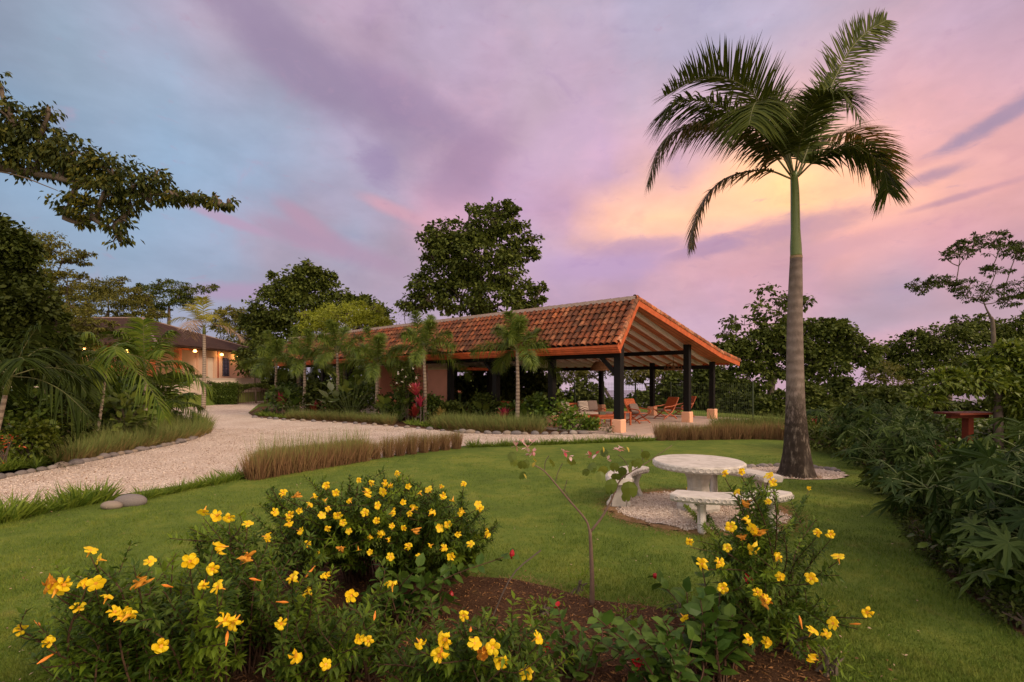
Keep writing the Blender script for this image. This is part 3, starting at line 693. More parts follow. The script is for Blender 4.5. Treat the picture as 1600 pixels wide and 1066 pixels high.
# low red wooden bench behind the shrubs between the posts
for px, lb in ((778, 'red wooden bench behind the second braced post'), (818, 'red wooden bench seen between the shrubs left of the sofa')):
    b_ = W(px, 0, 25.0); b_[2] = .064; f = L(b_, radians(-44)); t = thing('bench', b_, lb, 'bench', 'red benches in the pavilion')
    g = G(); g.box(-.7, .7, -.2, .2, .40, .45, 0, f); g.build('seat', M_TEAK, t)
    g = G(); g.box(-.7, .7, .17, .20, .58, .80, 0, f); g.build('backrest', M_TEAK, t)
    for x in (-.62, .62): g = G(); g.box(x-.04, x+.04, -.16, .165, 0, .398, 0, f); g.box(x-.03, x+.03, .17, .20, .451, .579, 0, f); g.build('leg', M_TEAK, t)
# ================================================================ concrete table set
m = MT('cast concrete', .8, .25); a = m.noise(5, 6, .65); b = m.noise(60, 3, .6)
c_ = m.ramp(a, [(.3, (.40, .36, .32)), (.55, (.56, .51, .47)), (.75, (.64, .59, .55))]); c_ = m.mix(m.ramp(m.noise(2.2, 5, .7), [(.5, (0, 0, 0)), (.72, (.5, .5, .5))]), c_, (.24, .22, .17)); m.col(c_); m.bump(b, .25, .005); M_CONC = m.m
TZ = .012
t = thing('round_table', (TC[0], TC[1], 0), 'round pale concrete table with moulded rim on a fluted pedestal', 'table')
R_ = .655
g = G(); g.lathe((TC[0], TC[1], .62), [(R_*.90, 0), (R_*.97, .012), (R_, .04), (R_, .085), (R_*.985, .10), (R_*.97, .108), (.03, .112), (.028, .09)], 64)
for q in range(44):
    an = q/44*2*pi; cx, cy = TC[0]+R_*cos(an), TC[1]+R_*sin(an); tv = np.array([-sin(an), cos(an), 0]); th_ = np.linspace(0, 2*pi, 11)
    g.tube(np.array([cx, cy, .682])+tv*np.cos(th_)[:, None]*.034+np.array([0, 0, 1])*np.sin(th_)[:, None]*.028, .0055, 4, cap=False)
g.build('tabletop', M_CONC, t, smooth=False)
g = G(); g.lathe((TC[0], TC[1], TZ), [(.30, 0), (.31, .05), (.27, .09), (.20, .13), (.165, .22), (.15, .34), (.165, .46), (.21, .55), (.27, .61)], 48, 0, .05); g.build('pedestal', M_CONC, t)
def bench(angd, r, label, half=33):
    an = radians(angd); base = TC+np.array([r*cos(an), r*sin(an), 0]); t = thing('curved_bench', (base[0], base[1], 0), label, 'bench', 'curved concrete benches around the round table')
    g = G(); n = 17; prf = [(-.17, .37), (-.19, .40), (-.185, .445), (-.165, .462), (.165, .462), (.185, .445), (.19, .40), (.17, .37)]
    v = []
    for i in range(n):
        q = an+radians(-half+2*half*i/(n-1)); e = .80 if i in (0, n-1) else 1
        for a_, z_ in prf: v.append(TC+np.array([(r+a_*e)*cos(q), (r+a_*e)*sin(q), z_+TZ]))
    k = len(prf); g.add(v, [tuple((i*k+j, i*k+(j+1) % k, (i+1)*k+(j+1) % k, (i+1)*k+j)) for i in range(n-1) for j in range(k)]+[tuple(range(k))[::-1], tuple(range((n-1)*k, n*k))])
    for s_ in (1, -1):
        nn_ = 18 if s_ > 0 else 13
        for i in range(nn_):
            q = an+radians(-half*.95+2*half*.95*(i+.5)/nn_); cx = TC+np.array([(r+s_*.19)*cos(q), (r+s_*.19)*sin(q), .42+TZ]); tv = np.array([-sin(q), cos(q), 0]); th_ = np.linspace(0, 2*pi, 9)
            g.tube(cx+tv*np.cos(th_)[:, None]*.028+np.array([0, 0, 1])*np.sin(th_)[:, None]*.024, .007, 4, cap=False)
    g.build('seat', M_CONC, t)
    for s_ in (-1, 1):
        q = an+s_*radians(21); rad = np.array([cos(q), sin(q), 0]); tan_ = np.array([-sin(q), cos(q), 0]); g = G()
        # scrolled S-shaped leg, two lobes
        for sg in (-1, 1):
            pts = []
            for w_, z_ in ((.13, .0), (.155, .03), (.12, .08), (.085, .16), (.075, .24), (.10, .31), (.135, .368)):
                pts.append(TC+rad*(r+sg*w_)+np.array([0, 0, z_+TZ]))
            g.tube(cr(pts, 16), .035, 6)
        pts = [(.11, 0), (.10, .07), (.075, .16), (.065, .24), (.09, .32), (.12, .368)]
        v = []
        for w_, z_ in pts:
            for x_, y_ in ((-w_, -.05), (w_, -.05), (w_, .05), (-w_, .05)): v.append(TC+rad*(r+x_)+tan_*y_+np.array([0, 0, z_+TZ]))
        g.add(v, [(i*4+j, i*4+(j+1) % 4, i*4+4+(j+1) % 4, i*4+4+j) for i in range(5) for j in range(4)]+[(0, 1, 2, 3), (20, 21, 22, 23)])
        g.build('leg', M_CONC, t)
bench(-87, 1.17, 'curved concrete bench nearest the viewer in front of the table', 38)
bench(152, 1.17, 'curved concrete bench at the left of the table, seen end on behind the sapling')
bench(37, 1.17, 'curved concrete bench behind the table on the palm side')

# ================================================================ stones
STM = []
m = MT('river stone', .75, .25); oi = m.n('ShaderNodeObjectInfo')
c_ = m.ramp(oi.outputs['Random'], [(0, (.13, .115, .12)), (.3, (.19, .16, .155)), (.5, (.10, .095, .105)), (.7, (.26, .20, .15)), (.85, (.16, .14, .14)), (1, (.30, .26, .24))])
c_ = m.mix(m.ramp(m.noise(14, 5, .7), [(.4, (0, 0, 0)), (.7, (.5, .5, .5))]), c_, (.30, .26, .23)); m.col(c_); m.bump(m.noise(30, 4), .25, .01); M_STONE = m.m
import bmesh
for k in range(5):
    bm = bmesh.new(); bmesh.ops.create_icosphere(bm, subdivisions=3, radius=1); r_ = np.random.default_rng(k)
    dirs = rdir(5, 0, r_); am = r_.uniform(-.14, .14, 5)
    for v in bm.verts:
        p = np.array(v.co); s_ = 1+sum(a_*max(0, float(p@d_)) for a_, d_ in zip(am, dirs)); v.co = (p[0]*s_, p[1]*s_*.75, p[2]*s_*.62)
    me = bpy.data.meshes.new('stone'); bm.to_mesh(me); bm.free(); me.polygons.foreach_set('use_smooth', [True]*len(me.polygons)); me.materials.append(M_STONE); STM.append(me)
def stone(p, s, label, group, rot=None):
    o = bpy.data.objects.new('stone', random.choice(STM)); C.objects.link(o); o.location = (float(p[0]), float(p[1]), float(p[2])+s*.25)
    o.rotation_euler = (random.uniform(-.2, .2), random.uniform(-.2, .2), random.uniform(0, 6.3) if rot is None else rot+random.uniform(-.35, .35)); o.scale = (s*random.uniform(.9, 1.25), s*random.uniform(.8, 1.1), s*random.uniform(.8, 1.1))
    tag(o, label, 'stone', group); return o
def along(poly, step, jit=.15):
    P = np.array([p[:2] for p in poly]); seg = np.linalg.norm(np.diff(P, axis=0), axis=1); cum = np.concatenate([[0], np.cumsum(seg)]); out = []; s_ = 0
    while s_ < cum[-1]:
        i = min(np.searchsorted(cum, s_, 'right')-1, len(seg)-1); t_ = (s_-cum[i])/seg[i]; q = P[i]+(P[i+1]-P[i])*t_
        out.append((q[0], q[1], 0, math.atan2(*(P[i+1]-P[i])[::-1]))); s_ += step*(1+random.uniform(-jit, jit))
    return out
for k, q in enumerate(along(gp([(-60,764),(0,748),(55,738),(110,728),(165,716),(220,705),(270,695),(300,687),(327,676)]), .235)):
    big_ = random.random() < .25; stone(q, random.uniform(.15, .17) if big_ else random.uniform(.095, .13), 'larger dark rounded river stone in the row edging the left bed' if big_ else 'small grey rounded river stone in the row edging the left bed', 'river stones edging the left bed', q[3])
stone(W(203, 789), .22, 'large pale grey boulder at the lawn edge of the drive', 'boulders at the lawn edge', 0.4)
stone(W(174, 794), .15, 'smaller grey boulder, half hidden in grass beside the large pale one', 'boulders at the lawn edge', 0.2)
for q in along(gp([(398,653),(450,657.5),(550,662.5),(640,669.5),(715,676)]), .62): stone(q, random.uniform(.10, .17), 'small pale stone edging the bed at the foot of the thin palms', 'stones edging the pavilion bed', q[3])
for q in along(gp([(722,677),(780,679),(840,679.5),(918,678.5)]), .34): stone(q, random.uniform(.12, .19), 'flat grey stone edging the bed right of the palms towards the front post', 'flat grey stones edging the pavilion bed', q[3])
for k in range(20):
    an = radians(8+k*8.7); p = PG+np.array([1.03*cos(an), .74*sin(an), 0]); stone(p, random.uniform(.075, .105), 'grey pebble in the arc of stones behind the royal palm', 'stones ringed behind the royal palm')
# ================================================================ loose gravel, debris
PEB = (np.array([(1,0,0),(-1,0,0),(0,1,0),(0,-1,0),(0,0,.7),(0,0,-.7)]), [(0,2,4),(2,1,4),(1,3,4),(3,0,4)])
def pebbles(name, n, region, poly, s0, s1, z, label, cols):
    x0, x1, y0, y1 = region; yy = 1/rng.uniform(1/y1, 1/y0, n); xx = rng.uniform(x0, x1, n); k = pip(xx, yy, poly); xx, yy = xx[k], yy[k]; N = len(xx); g = G()
    X, Y_, Z = axes(rdir(N)); s_ = rng.uniform(s0, s1, N)*(.7+yy*.04); g.inst(*PEB, np.stack([xx, yy, np.full(N, z)], 1), X, Y_, Z, s_)
    m = MT(name+' material', .9, .2); m.col(m.ramp(island(m), [(i/(len(cols)-1), q) for i, q in enumerate(cols)])); return tag(g.build(name, m.m), label, 'gravel', None, 'stuff')
GRC = [(.22,.15,.11),(.50,.40,.33),(.66,.55,.47),(.72,.62,.55),(.58,.46,.38),(.34,.24,.18),(.80,.72,.66)]
pebbles('loose_gravel', 60000, (-16, 3, 6.5, 20), DRIVE, .006, .016, .018, 'loose pinkish white gravel scattered over the driveway', GRC)
pebbles('patch_gravel', 13000, (1.3, 4.3, 6.2, 9.2), ring(TCG, 1.2, 1.14, 60, .045, 0, 2), .007, .015, .02, 'loose white gravel under the concrete table', GRC[1:])
pebbles('palm_gravel', 5000, (4, 8, 9, 12), ring(PG, 1.02, .72, 40, .03, 0, 3), .008, .016, .02, 'loose white gravel around the foot of the royal palm', GRC[1:])
# bare-earth mulch in the flower bed
n = 26000; yy = 1/rng.uniform(1/5.4, 1/2.4, n); xx = rng.uniform(-3, 3.2, n); k = pip(xx, yy, SOIL); xx, yy = xx[k], yy[k]; N = len(xx); g = G()
d = rdir(N); d[:, 2] *= .35; X, Y_, Z = axes(d, nrm(np.tile([0, 0, 1.], (N, 1))+rng.normal(size=(N, 3))*.5)); g.inst(*LEAFN, np.stack([xx, yy, np.full(N, .012)], 1), X, Y_, Z, rng.uniform(.012, .055, N))
tag(g.build('mulch', leafmat('mulch bits', [(.035,.018,.011),(.10,.052,.032),(.19,.115,.07),(.07,.038,.025),(.28,.20,.14)], .9, .05)), 'dead leaf and bark litter on the bare earth', 'mulch', None, 'stuff')
# tan dead grass fringe
M_TAN = leafmat('dead grass', [(.20,.115,.055),(.34,.20,.11),(.26,.17,.08),(.42,.28,.17)], .9, .2)
fr = gp([(700,890),(740,902),(800,905),(860,918),(925,938),(1030,950),(1130,962),(1230,985),(1290,1030)]); g = G()
for q in along(fr, .012):
    if sin(q[0]*5)+sin(q[0]*13.1)+random.uniform(-1, 1) > -.9:
        N = 5; b_ = np.array([q[:3]]*N)+rng.normal(size=(N, 3))*[.05, .07, 0]; blades(g, b_, rdir(N, .8), rng.uniform(.04, .11, N), .004, .3, 2)
for cpt, r0 in ((TCG, 1.36),):
    for q in range(5200):
        an = rng.uniform(0, 2*pi); rr = (r0-.05)*(1+rng.normal()*.075); b_ = np.array([[cpt[0]+rr*cos(an), cpt[1]+rr*sin(an)*.97, 0.006]]*2)+rng.normal(size=(2, 3))*[.02, .02, 0]; blades(g, b_, rdir(2, .5), rng.uniform(.025, .06, 2), .008, .3, 1)
tag(g.build('dead_grass', M_TAN), 'tan dead grass fringing the flower bed and the gravel patch', 'dead grass', None, 'stuff')
# ================================================================ lawn blades
EXC = [DRIVE, SOIL, BEDR, BEDL, ring(TCG, 1.33, 1.31, 40, .0), ring(PG, 1.04, .74, 40, 0)]
def lawn(n, y0, y1, h, w, name, label):
    yy = 1/rng.uniform(1/y1, 1/y0, n); xx = rng.uniform(-1.25, 1.2, n)*yy; k = np.ones(n, bool)
    for e in EXC: k &= ~pip(xx, yy, e)
    xx, yy = xx[k], yy[k]; N = len(xx); d = nrm(rng.normal(size=(N, 3))*[.5, .5, 0]+[0, 0, 1]); sc_ = .75+yy/12
    L_ = rng.uniform(.45, 1.2, N)*h*(1+.5*np.sin(xx*3.1+np.sin(yy*2.3)*2)*np.sin(yy*2.7+xx)); wv_ = w*(.6+yy/7)
    sd_ = nrm(np.stack([np.cos(yy*911), np.sin(yy*911), np.zeros(N)], 1)); b_ = np.stack([xx, yy, np.zeros(N)], 1)
    v = np.stack([b_-sd_*wv_[:, None]/2, b_+sd_*wv_[:, None]/2, b_+d*L_[:, None]], 1).reshape(-1, 3); g = G(); g.add(v, np.arange(3*N).reshape(-1, 3))
    m = MT('grass blade', .7, .15); c_ = m.mix(.35, lawn_color(m), m.ramp(island(m), [(0, (.05, .085, .010)), (.5, (.13, .18, .022)), (1, (.28, .29, .05))])); m.col(c_)
    return tag(g.build(name, m.m), label, 'grass', None, 'stuff')
lawn(420000, 2.6, 13, .034, .0042, 'grass', 'short mown green lawn grass')

# ================================================================ grass clumps and edging tufts
def grassmat(name, stops, tr=.15):
    m = MT(name, .85, .1); tcn = m.n('ShaderNodeTexCoord'); s_ = m.n('ShaderNodeSeparateXYZ'); m.l(tcn.outputs['Object'], s_.inputs[0])
    f = m.math('ADD', m.math('ADD', s_.outputs[2], m.math('MULTIPLY', island(m), .25)), -.12); c_ = m.ramp(f, stops); c_ = m.mix(.3, c_, m.ramp(island(m), [(0, (.12, .075, .035)), (.3, (.36, .25, .12)), (.6, (.06, .03, .02)), (1, (.2, .25, .07))]))
    m.col(c_); return m.m
M_VET = grassmat('trimmed straw grass', [(0, (.19,.09,.05)), (.30, (.32,.17,.09)), (.42, (.25,.19,.07)), (.56, (.18,.23,.06)), (1, (.16,.25,.07))])
M_VETG = grassmat('soft green bunch grass', [(0, (.26,.16,.07)), (.15, (.22,.19,.06)), (.32, (.15,.21,.055)), (1, (.13,.20,.055))])
M_LIR = leafmat('edging grass', [(.03,.07,.012),(.07,.13,.02),(.12,.18,.035),(.045,.09,.015)], .6, .2)
def clump_mesh(n, rb, h, spread, w, mat, wisps=0, droop=.15, flat=True):
    g = G(); a_ = rng.uniform(0, 2*pi, n); r_ = rb*np.sqrt(rng.uniform(0, 1, n)); b_ = np.stack([r_*np.cos(a_), r_*np.sin(a_), np.zeros(n)], 1)
    d = np.stack([np.cos(a_)*spread*r_/rb, np.sin(a_)*spread*r_/rb, np.ones(n)], 1)+rng.normal(size=(n, 3))*.16
    blades(g, b_, d, (rng.choice([1, 1, 1, .8], n)*rng.uniform(.8, 1.10, n) if flat else rng.uniform(.5, 1.1, n))*h, w, droop if flat else rng.uniform(0, .5, n), 3)
    if wisps:
        b2 = b_[:wisps]; blades(g, b2, np.array([0, 0, 1.])+rng.normal(size=(wisps, 3))*.16, rng.uniform(1.1, 1.65, wisps)*h, w*.7, .05, 3)
    return g, mat
def protos(k, *a, **kw): 
    out = []
    for _ in range(k): g, m_ = clump_mesh(*a, **kw); o = g.build('x', m_, link=False); out.append(o.data); bpy.data.objects.remove(o)
    return out
VC = protos(4, 420, .17, .60, .12, .009, M_VET, wisps=26)
VC2 = protos(3, 420, .17, .60, .12, .009, M_VET, wisps=4)
GC_ = protos(4, 420, .22, .62, .45, .010, M_VETG, droop=.25, flat=False)
LC = protos(4, 75, .07, .26, .9, .012, M_LIR, droop=.6, flat=False)
def place(meshes, name, p, s, label, cat, group):
    o = bpy.data.objects.new(name, random.choice(meshes)); C.objects.link(o); o.location = (float(p[0]), float(p[1]), Hs(p[0], p[1])+(p[2] if len(p) > 2 and p[2] < .1 else 0)); o.rotation_euler = (0, 0, random.uniform(0, 6.3))
    s = s if np.ndim(s) else (s, s, s); o.scale = tuple(q*random.uniform(.92, 1.08) for q in s); return tag(o, label, cat, group)
pl = along(gp([(402,748),(450,739),(520,728),(580,718)]), .29, .08)+along(gp([(586,717),(600,715),(670,706),(724,700)]), .37, .08)
for k, q in enumerate(pl):
    far = k/len(pl) > .55; s_ = 1.12 if k < 5 else 1.0
    place(VC if not far else VC2, 'grass_clump', q, (s_*(1.1 if not far else .8), s_*(1.05 if not far else .8), s_*random.uniform(.93, 1.07)), 'straw brown grass clump in the tightly packed left half of the hedge by the drive' if not far else 'straw brown grass clump in the spaced right half of the hedge by the drive', 'grass clump', 'grass clumps hedging the drive')
for k in range(2):
    for q in along(gp([(398,744),(460,734),(560,719)]), .34, .1): place(VC, 'grass_clump', (q[0], q[1]+.25+.25*k, 0), (1.1, 1.1, .98), 'grass clump with tall green wisps in the rear rows of the hedge by the drive', 'grass clump', 'rear grass clumps hedging the drive')
for k, q in enumerate(along(gp([(1032,688),(1100,687),(1180,686),(1250,688)]), .36, .05)): place(VC2, 'grass_clump', q, (1.08, 1, 1.12), 'straw brown grass clump in the row between the front post and the royal palm', 'grass clump', 'grass clumps hedging the patio')
for k, q in enumerate(along([W(1130,673), W(1180,672), W(1290,672)], .42, .1)): place(GC_, 'grass_clump', q, 1.35, 'soft green grass clump behind the straw coloured row by the royal palm', 'grass clump', 'green grass clumps behind the patio hedge')
# left bed: two rows of soft grass
for k, q in enumerate(along(gp([(108,722),(165,711),(220,700),(270,691),(300,684),(318,677)]), .33, .1)):
    place(GC_, 'grass_clump', q, (1.15, 1.15, 1.15), 'soft green grass clump leaning over the stones of the left bed', 'grass clump', 'soft grass clumps in the left bed')
for k, q in enumerate(along(gp([(115,708),(170,698),(225,688),(275,680),(310,672)]), .42, .1)): place(GC_, 'grass_clump', q, 1.45, 'taller green grass clump in the back row of the left bed', 'grass clump', 'back row of grass clumps in the left bed')
# pavilion bed
for k, q in enumerate(along(gp([(458,655),(520,657),(590,661),(612,664)]), .42, .1)): place(GC_, 'grass_clump', q, 1.0, 'low olive grass clump along the bed at the left foot of the thin palms', 'grass clump', 'olive grass clumps at the left of the pavilion bed')
for k, q in enumerate(along(gp([(690,670),(740,674),(800,676),(846,676)]), .36, .1)): place(GC_, 'grass_clump', q, 1.2, 'light green grass clump between the stones and the red leaved plants', 'grass clump', 'light green grass clumps in the pavilion bed'); place(GC_, 'grass_clump', (q[0]-.1, q[1]+.5, 0), 1.35, 'light green grass clump in the second row of the pavilion bed', 'grass clump', 'second row of light green clumps in the pavilion bed')
# edging tufts along the drive
for q in along(gp([(-60,828),(0,817),(60,803),(110,793),(168,781)]), .10, .3): place(LC, 'grass_tuft', q, random.uniform(1.0, 2.0), 'arching green tuft on the lawn edge left of the boulders', 'grass tuft', 'tufts edging the drive left of the boulders')
for q in along(gp([(225,780),(290,766),(340,756),(395,744)]), .11, .3): place(LC, 'grass_tuft', q, random.uniform(.8, 1.5), 'arching green tuft on the lawn edge between the boulders and the straw hedge', 'grass tuft', 'tufts edging the drive right of the boulders')
for q in along(gp([(735,699),(800,697),(880,694),(960,691),(1025,689)]), .17, .3): place(LC, 'grass_tuft', q, random.uniform(.9, 1.35), 'dark green tuft in the low border between lawn and gravel in front of the pavilion', 'grass tuft', 'tufts edging the lawn before the pavilion')
for q in along(gp([(-60,752),(0,737),(60,726),(110,716)]), .11, .3)+along(gp([(-60,742),(0,728),(60,718),(105,708)]), .13, .3): place(LC, 'grass_tuft', q, random.uniform(1.0, 1.7), 'strappy green tuft behind the stones at the left edge', 'grass tuft', 'tufts in the left bed')
for q in along(gp([(405,650),(430,652),(460,655)]), .3, .3)+along(gp([(640,664),(680,669),(700,672)]), .3, .3): place(LC, 'grass_tuft', q, random.uniform(1.2, 1.7), 'low green tuft among the stones under the thin palms', 'grass tuft', 'tufts under the thin palms')

# ================================================================ palms
M_PALM = leafmat('royal palm leaflet', [(.014,.024,.006),(.026,.044,.009),(.048,.066,.013),(.022,.036,.008)], .6, .22, .12)
M_PALMD = leafmat('dark palm leaflet', [(.010,.020,.006),(.018,.034,.008),(.030,.048,.011)], .65, .2, .1)  # darker green than the royal palm leaflets, for the arching palms
M_PALMB = leafmat('ageing palm leaflet', [(.05,.035,.02),(.085,.06,.035),(.05,.06,.02),(.12,.08,.045)], .6, .2)
M_PALMT = leafmat('low palm leaflet', [(.03,.05,.012),(.08,.07,.02),(.15,.09,.03),(.05,.08,.015)], .5, .25)
M_RACH = plain('palm rachis', (.13, .13, .05), .6, .3, .2, 5, 0)
M_FOX = leafmat('foxtail leaflet', [(.028,.060,.015),(.052,.096,.022),(.095,.145,.032),(.04,.075,.018)], .5, .3)
M_YEL = leafmat('yellowing frond', [(.14,.17,.02),(.28,.27,.04),(.35,.27,.06),(.10,.17,.02)], .5, .35)
M_LUSH = leafmat('lush palm leaflet', [(.020,.048,.008),(.045,.088,.013),(.085,.13,.02),(.035,.07,.010)], .55, .3, .2)
M_DRY = leafmat('dry frond', [(.20,.15,.13),(.30,.23,.20),(.14,.10,.08)], .9, .2)
def frond(ctrl, parent, mat, n=70, L=.7, w=.035, sweep=.5, lift=.0, grav=.35, plume=0, rr=.016, t0=.14, jit=.1, name='frond', segs=3, side_gain=(1, 1), updir=None):
    P = cr(ctrl, n*1); g = G(); tt = np.linspace(0, 1, n); T = nrm(np.gradient(P, axis=0)); g.tube(P[::3], np.linspace(rr, rr*.2, len(P[::3])), 5, 0)
    k = tt > t0; P_, T_, t_ = P[k], T[k], (tt[k]-t0)/(1-t0); up0 = np.array([0, 0, 1.]) if updir is None else np.array(updir, float)
    S = nrm(np.cross(T_, up0)); U = np.cross(S, T_); prf_ = np.clip(np.sin(pi*(.14+.80*t_)), .0, 1)**.6
    for s in (-1, 1):
        reps = 1+plume
        for r in range(reps):
            N = len(P_); ph = rng.uniform(-1.3, 1.3, N) if plume else rng.normal(size=N)*.12
            lat = S*np.cos(ph)[:, None]*s+U*np.sin(ph)[:, None]
            d = nrm(lat+T_*(sweep+.5*t_[:, None])+up0*lift+rng.normal(size=(N, 3))*jit)
            blades(g, P_+T_*rng.uniform(-.5, .5, N)[:, None]*np.linalg.norm(P[1]-P[0]), d, L*prf_*rng.uniform(.85, 1.1, N)*side_gain[0 if s < 0 else 1], w, grav*rng.uniform(.7, 1.3, N), segs, 1, U)
    return g.build(name, [M_RACH, mat], parent)
m = MT('royal palm bark', .9, .15); tcn = m.n('ShaderNodeTexCoord'); s_ = m.n('ShaderNodeSeparateXYZ'); m.l(tcn.outputs['Object'], s_.inputs[0])
wz = m.math('ADD', s_.outputs[2], m.math('MULTIPLY', m.noise(1.6, 3), .16)); rings = m.math('SINE', m.math('MULTIPLY', wz, 34)); 
nz = m.noise(3, 6, .7); nz2 = m.noise(11, 6, .72, 'Object', (1, 1, .35))
c_ = m.ramp(m.math('MULTIPLY_ADD', m.math('MULTIPLY', rings, m.noise(2.5, 3)), .12, m.math('MULTIPLY_ADD', nz, .9, .05)), [(.2, (.09, .068, .058)), (.5, (.18, .135, .115)), (.75, (.29, .23, .20))])
moss = m.math('ADD', m.math('MULTIPLY', s_.outputs[2], -.62), m.math('MULTIPLY_ADD', nz2, 2.6, .05))
c_ = m.mix(m.ramp(moss, [(.25, (0, 0, 0)), (.55, (.92, .92, .92))]), c_, m.ramp(nz2, [(.3, (.012, .009, .007)), (.52, (.035, .024, .018)), (.66, (.20, .16, .13))]))
c_ = m.mix(m.ramp(m.noise(2.2, 5, .65, 'Object', (1, 1, .4)), [(.54, (0, 0, 0)), (.66, (.55, .55, .55))]), c_, (.07, .055, .05))
m.col(c_); m.bump(m.math('MULTIPLY_ADD', rings, .25, m.math('MULTIPLY', nz2, .8)), .6, .03); M_RPB = m.m
PY = float(PB[1]); rp = thing('royal_palm', PB, 'tall royal palm with grey ringed trunk beside the concrete table', 'palm tree')
def PW(px, py, dy=0): return W(px, py, PY+dy)
tr_ = [(1245, 746, 27.5), (1245, 740, 25.5), (1245, 727, 22.5), (1244.5, 700, 18.5), (1244, 670, 16), (1243, 640, 14), (1242.5, 600, 12.8), (1242, 550, 11.8), (1242, 500, 11), (1243, 450, 10), (1244, 402, 8.6)]
g = G(); pts = cr([PW(a, b) for a, b, c in tr_], 80); rad_ = np.interp(np.linspace(0, len(tr_)-1, 80), range(len(tr_)), [c*PY/FP for a, b, c in tr_])
g.tube(pts, rad_, 28)
v0 = g.v[0]; ang_ = np.arctan2(v0[:, 1]-PB[1], v0[:, 0]-PB[0]); kk = np.clip(1-(v0[:, 2])/.5, 0, 1)**1.5; fl_ = 1+kk*.07*np.sin(ang_*7+1)+kk*.05*np.sin(ang_*17)
v0[:, 0] = PB[0]+(v0[:, 0]-PB[0])*fl_; v0[:, 1] = PB[1]+(v0[:, 1]-PB[1])*fl_; g.build('trunk', M_RPB, rp, smooth=True)
g = G(); 
for q in range(420):
    a_ = rng.uniform(0, 2*pi); rr = rng.uniform(.33, .43); b_ = np.array([[PB[0]+rr*cos(a_), PB[1]+rr*sin(a_), .015]]); blades(g, b_, rdir(1, .4)+np.array([[cos(a_), sin(a_), 0]])*.8, .07, .007, .4, 2)
g.build('root_fringe', M_TAN, rp)
m = MT('crownshaft', .35, .5); a = m.noise(3, 4, .6, 'Object', (3, 3, .4)); tcn = m.n('ShaderNodeTexCoord'); s_ = m.n('ShaderNodeSeparateXYZ'); m.l(tcn.outputs['Object'], s_.inputs[0])
m.col(m.ramp(a, [(.3, (.09, .13, .025)), (.7, (.15, .18, .04))])); M_SHAFT = m.m
g = G(); cs = [(1244, 401, 8.4), (1243.5, 385, 8.2), (1243, 360, 6.8), (1242.5, 330, 6.6), (1242, 300, 6.2), (1241, 280, 5.5), (1241, 268, 4.5)]
g.tube(cr([PW(a, b) for a, b, c in cs], 30), np.interp(np.linspace(0, 6, 30), range(7), [c*PY/FP for a, b, c in cs]), 20); g.build('crownshaft', M_SHAFT, rp, smooth=True)
g = G(); g.tube([PW(1244, 404), PW(1244, 400)], [9*PY/FP, 8.8*PY/FP], 20); g.build('leaf_scar', plain('tan leaf scar', (.30, .20, .12), .9), rp)
def rf(pts, **k): return frond([PW(*p) for p in pts], rp, k.pop('mat', M_PALM), **k)
rf([(1246,276,0),(1262,232,.0),(1288,160,.1),(1322,88,.2),(1352,52,.25),(1384,32,.3)], n=170, L=.72, w=.034, sweep=.55, grav=.12, updir=(0,-1,.15), rr=.022, t0=.10)
rf([(1239,272,0),(1222,222,-.1),(1192,165,-.3),(1150,128,-.5),(1095,122,-.6),(1040,150,-.7)], n=170, L=.98, w=.034, sweep=.35, lift=.5, grav=.14, rr=.02)
rf([(1238,274,0),(1216,232,-.5),(1170,190,-.9),(1118,162,-1.1),(1062,158,-1.2),(1040,176,-1.2)], n=170, L=.85, w=.034, sweep=.5, lift=.0, grav=.45, rr=.02)
rf([(1240,272,0),(1225,222,-.5),(1206,180,-1.0),(1188,160,-1.5),(1178,165,-1.9),(1170,195,-2.2)], n=170, L=.95, w=.034, sweep=.5, lift=.15, grav=.55, rr=.02)
rf([(1240,272,0),(1230,225,.2),(1212,180,.4),(1188,140,.6),(1160,125,.8)], n=150, L=.95, w=.034, sweep=.6, lift=.3, grav=.15, rr=.02)
rf([(1238,278,0),(1205,238,-.2),(1150,196,-.3),(1085,192,-.4),(1035,222,-.4),(1012,285,-.4)], n=180, L=.62, w=.042, sweep=.45, lift=-.25, grav=.55, mat=M_PALMB, rr=.02)
rf([(1238,280,0),(1195,266,-.1),(1140,276,-.2),(1105,305,-.2),(1085,345,-.2),(1080,386,-.2)], n=160, L=.50, w=.042, sweep=.7, lift=.0, grav=.35, mat=M_PALMT, rr=.02)
rf([(1247,276,0),(1275,250,-.3),(1310,232,-.5),(1350,235,-.6),(1380,265,-.7),(1388,300,-.7)], n=180, L=.80, w=.034, sweep=.5, lift=.15, grav=.50, rr=.02)
rf([(1247,276,0),(1268,240,.3),(1300,212,.5),(1340,210,.6),(1375,238,.7),(1394,275,.7)], n=170, L=.72, w=.034, sweep=.5, lift=.25, grav=.40, mat=M_PALMT, rr=.02)
rf([(1242,272,0),(1250,225,-.5),(1262,180,-.9),(1285,150,-1.3),(1318,150,-1.6),(1345,185,-1.8)], n=150, L=.75, w=.033, sweep=.55, lift=.15, grav=.4, rr=.018)
rf([(1239,272,0),(1222,235,.4),(1190,200,.8),(1150,180,1.1),(1105,185,1.3),(1075,215,1.4)], n=150, L=.75, w=.033, sweep=.5, lift=.2, grav=.35, rr=.018)
rf([(1244,268,0),(1256,235,.3),(1268,195,.7),(1282,150,1.1),(1300,115,1.4)], n=130, L=.7, w=.045, sweep=.8, lift=.2, grav=.15, rr=.016)

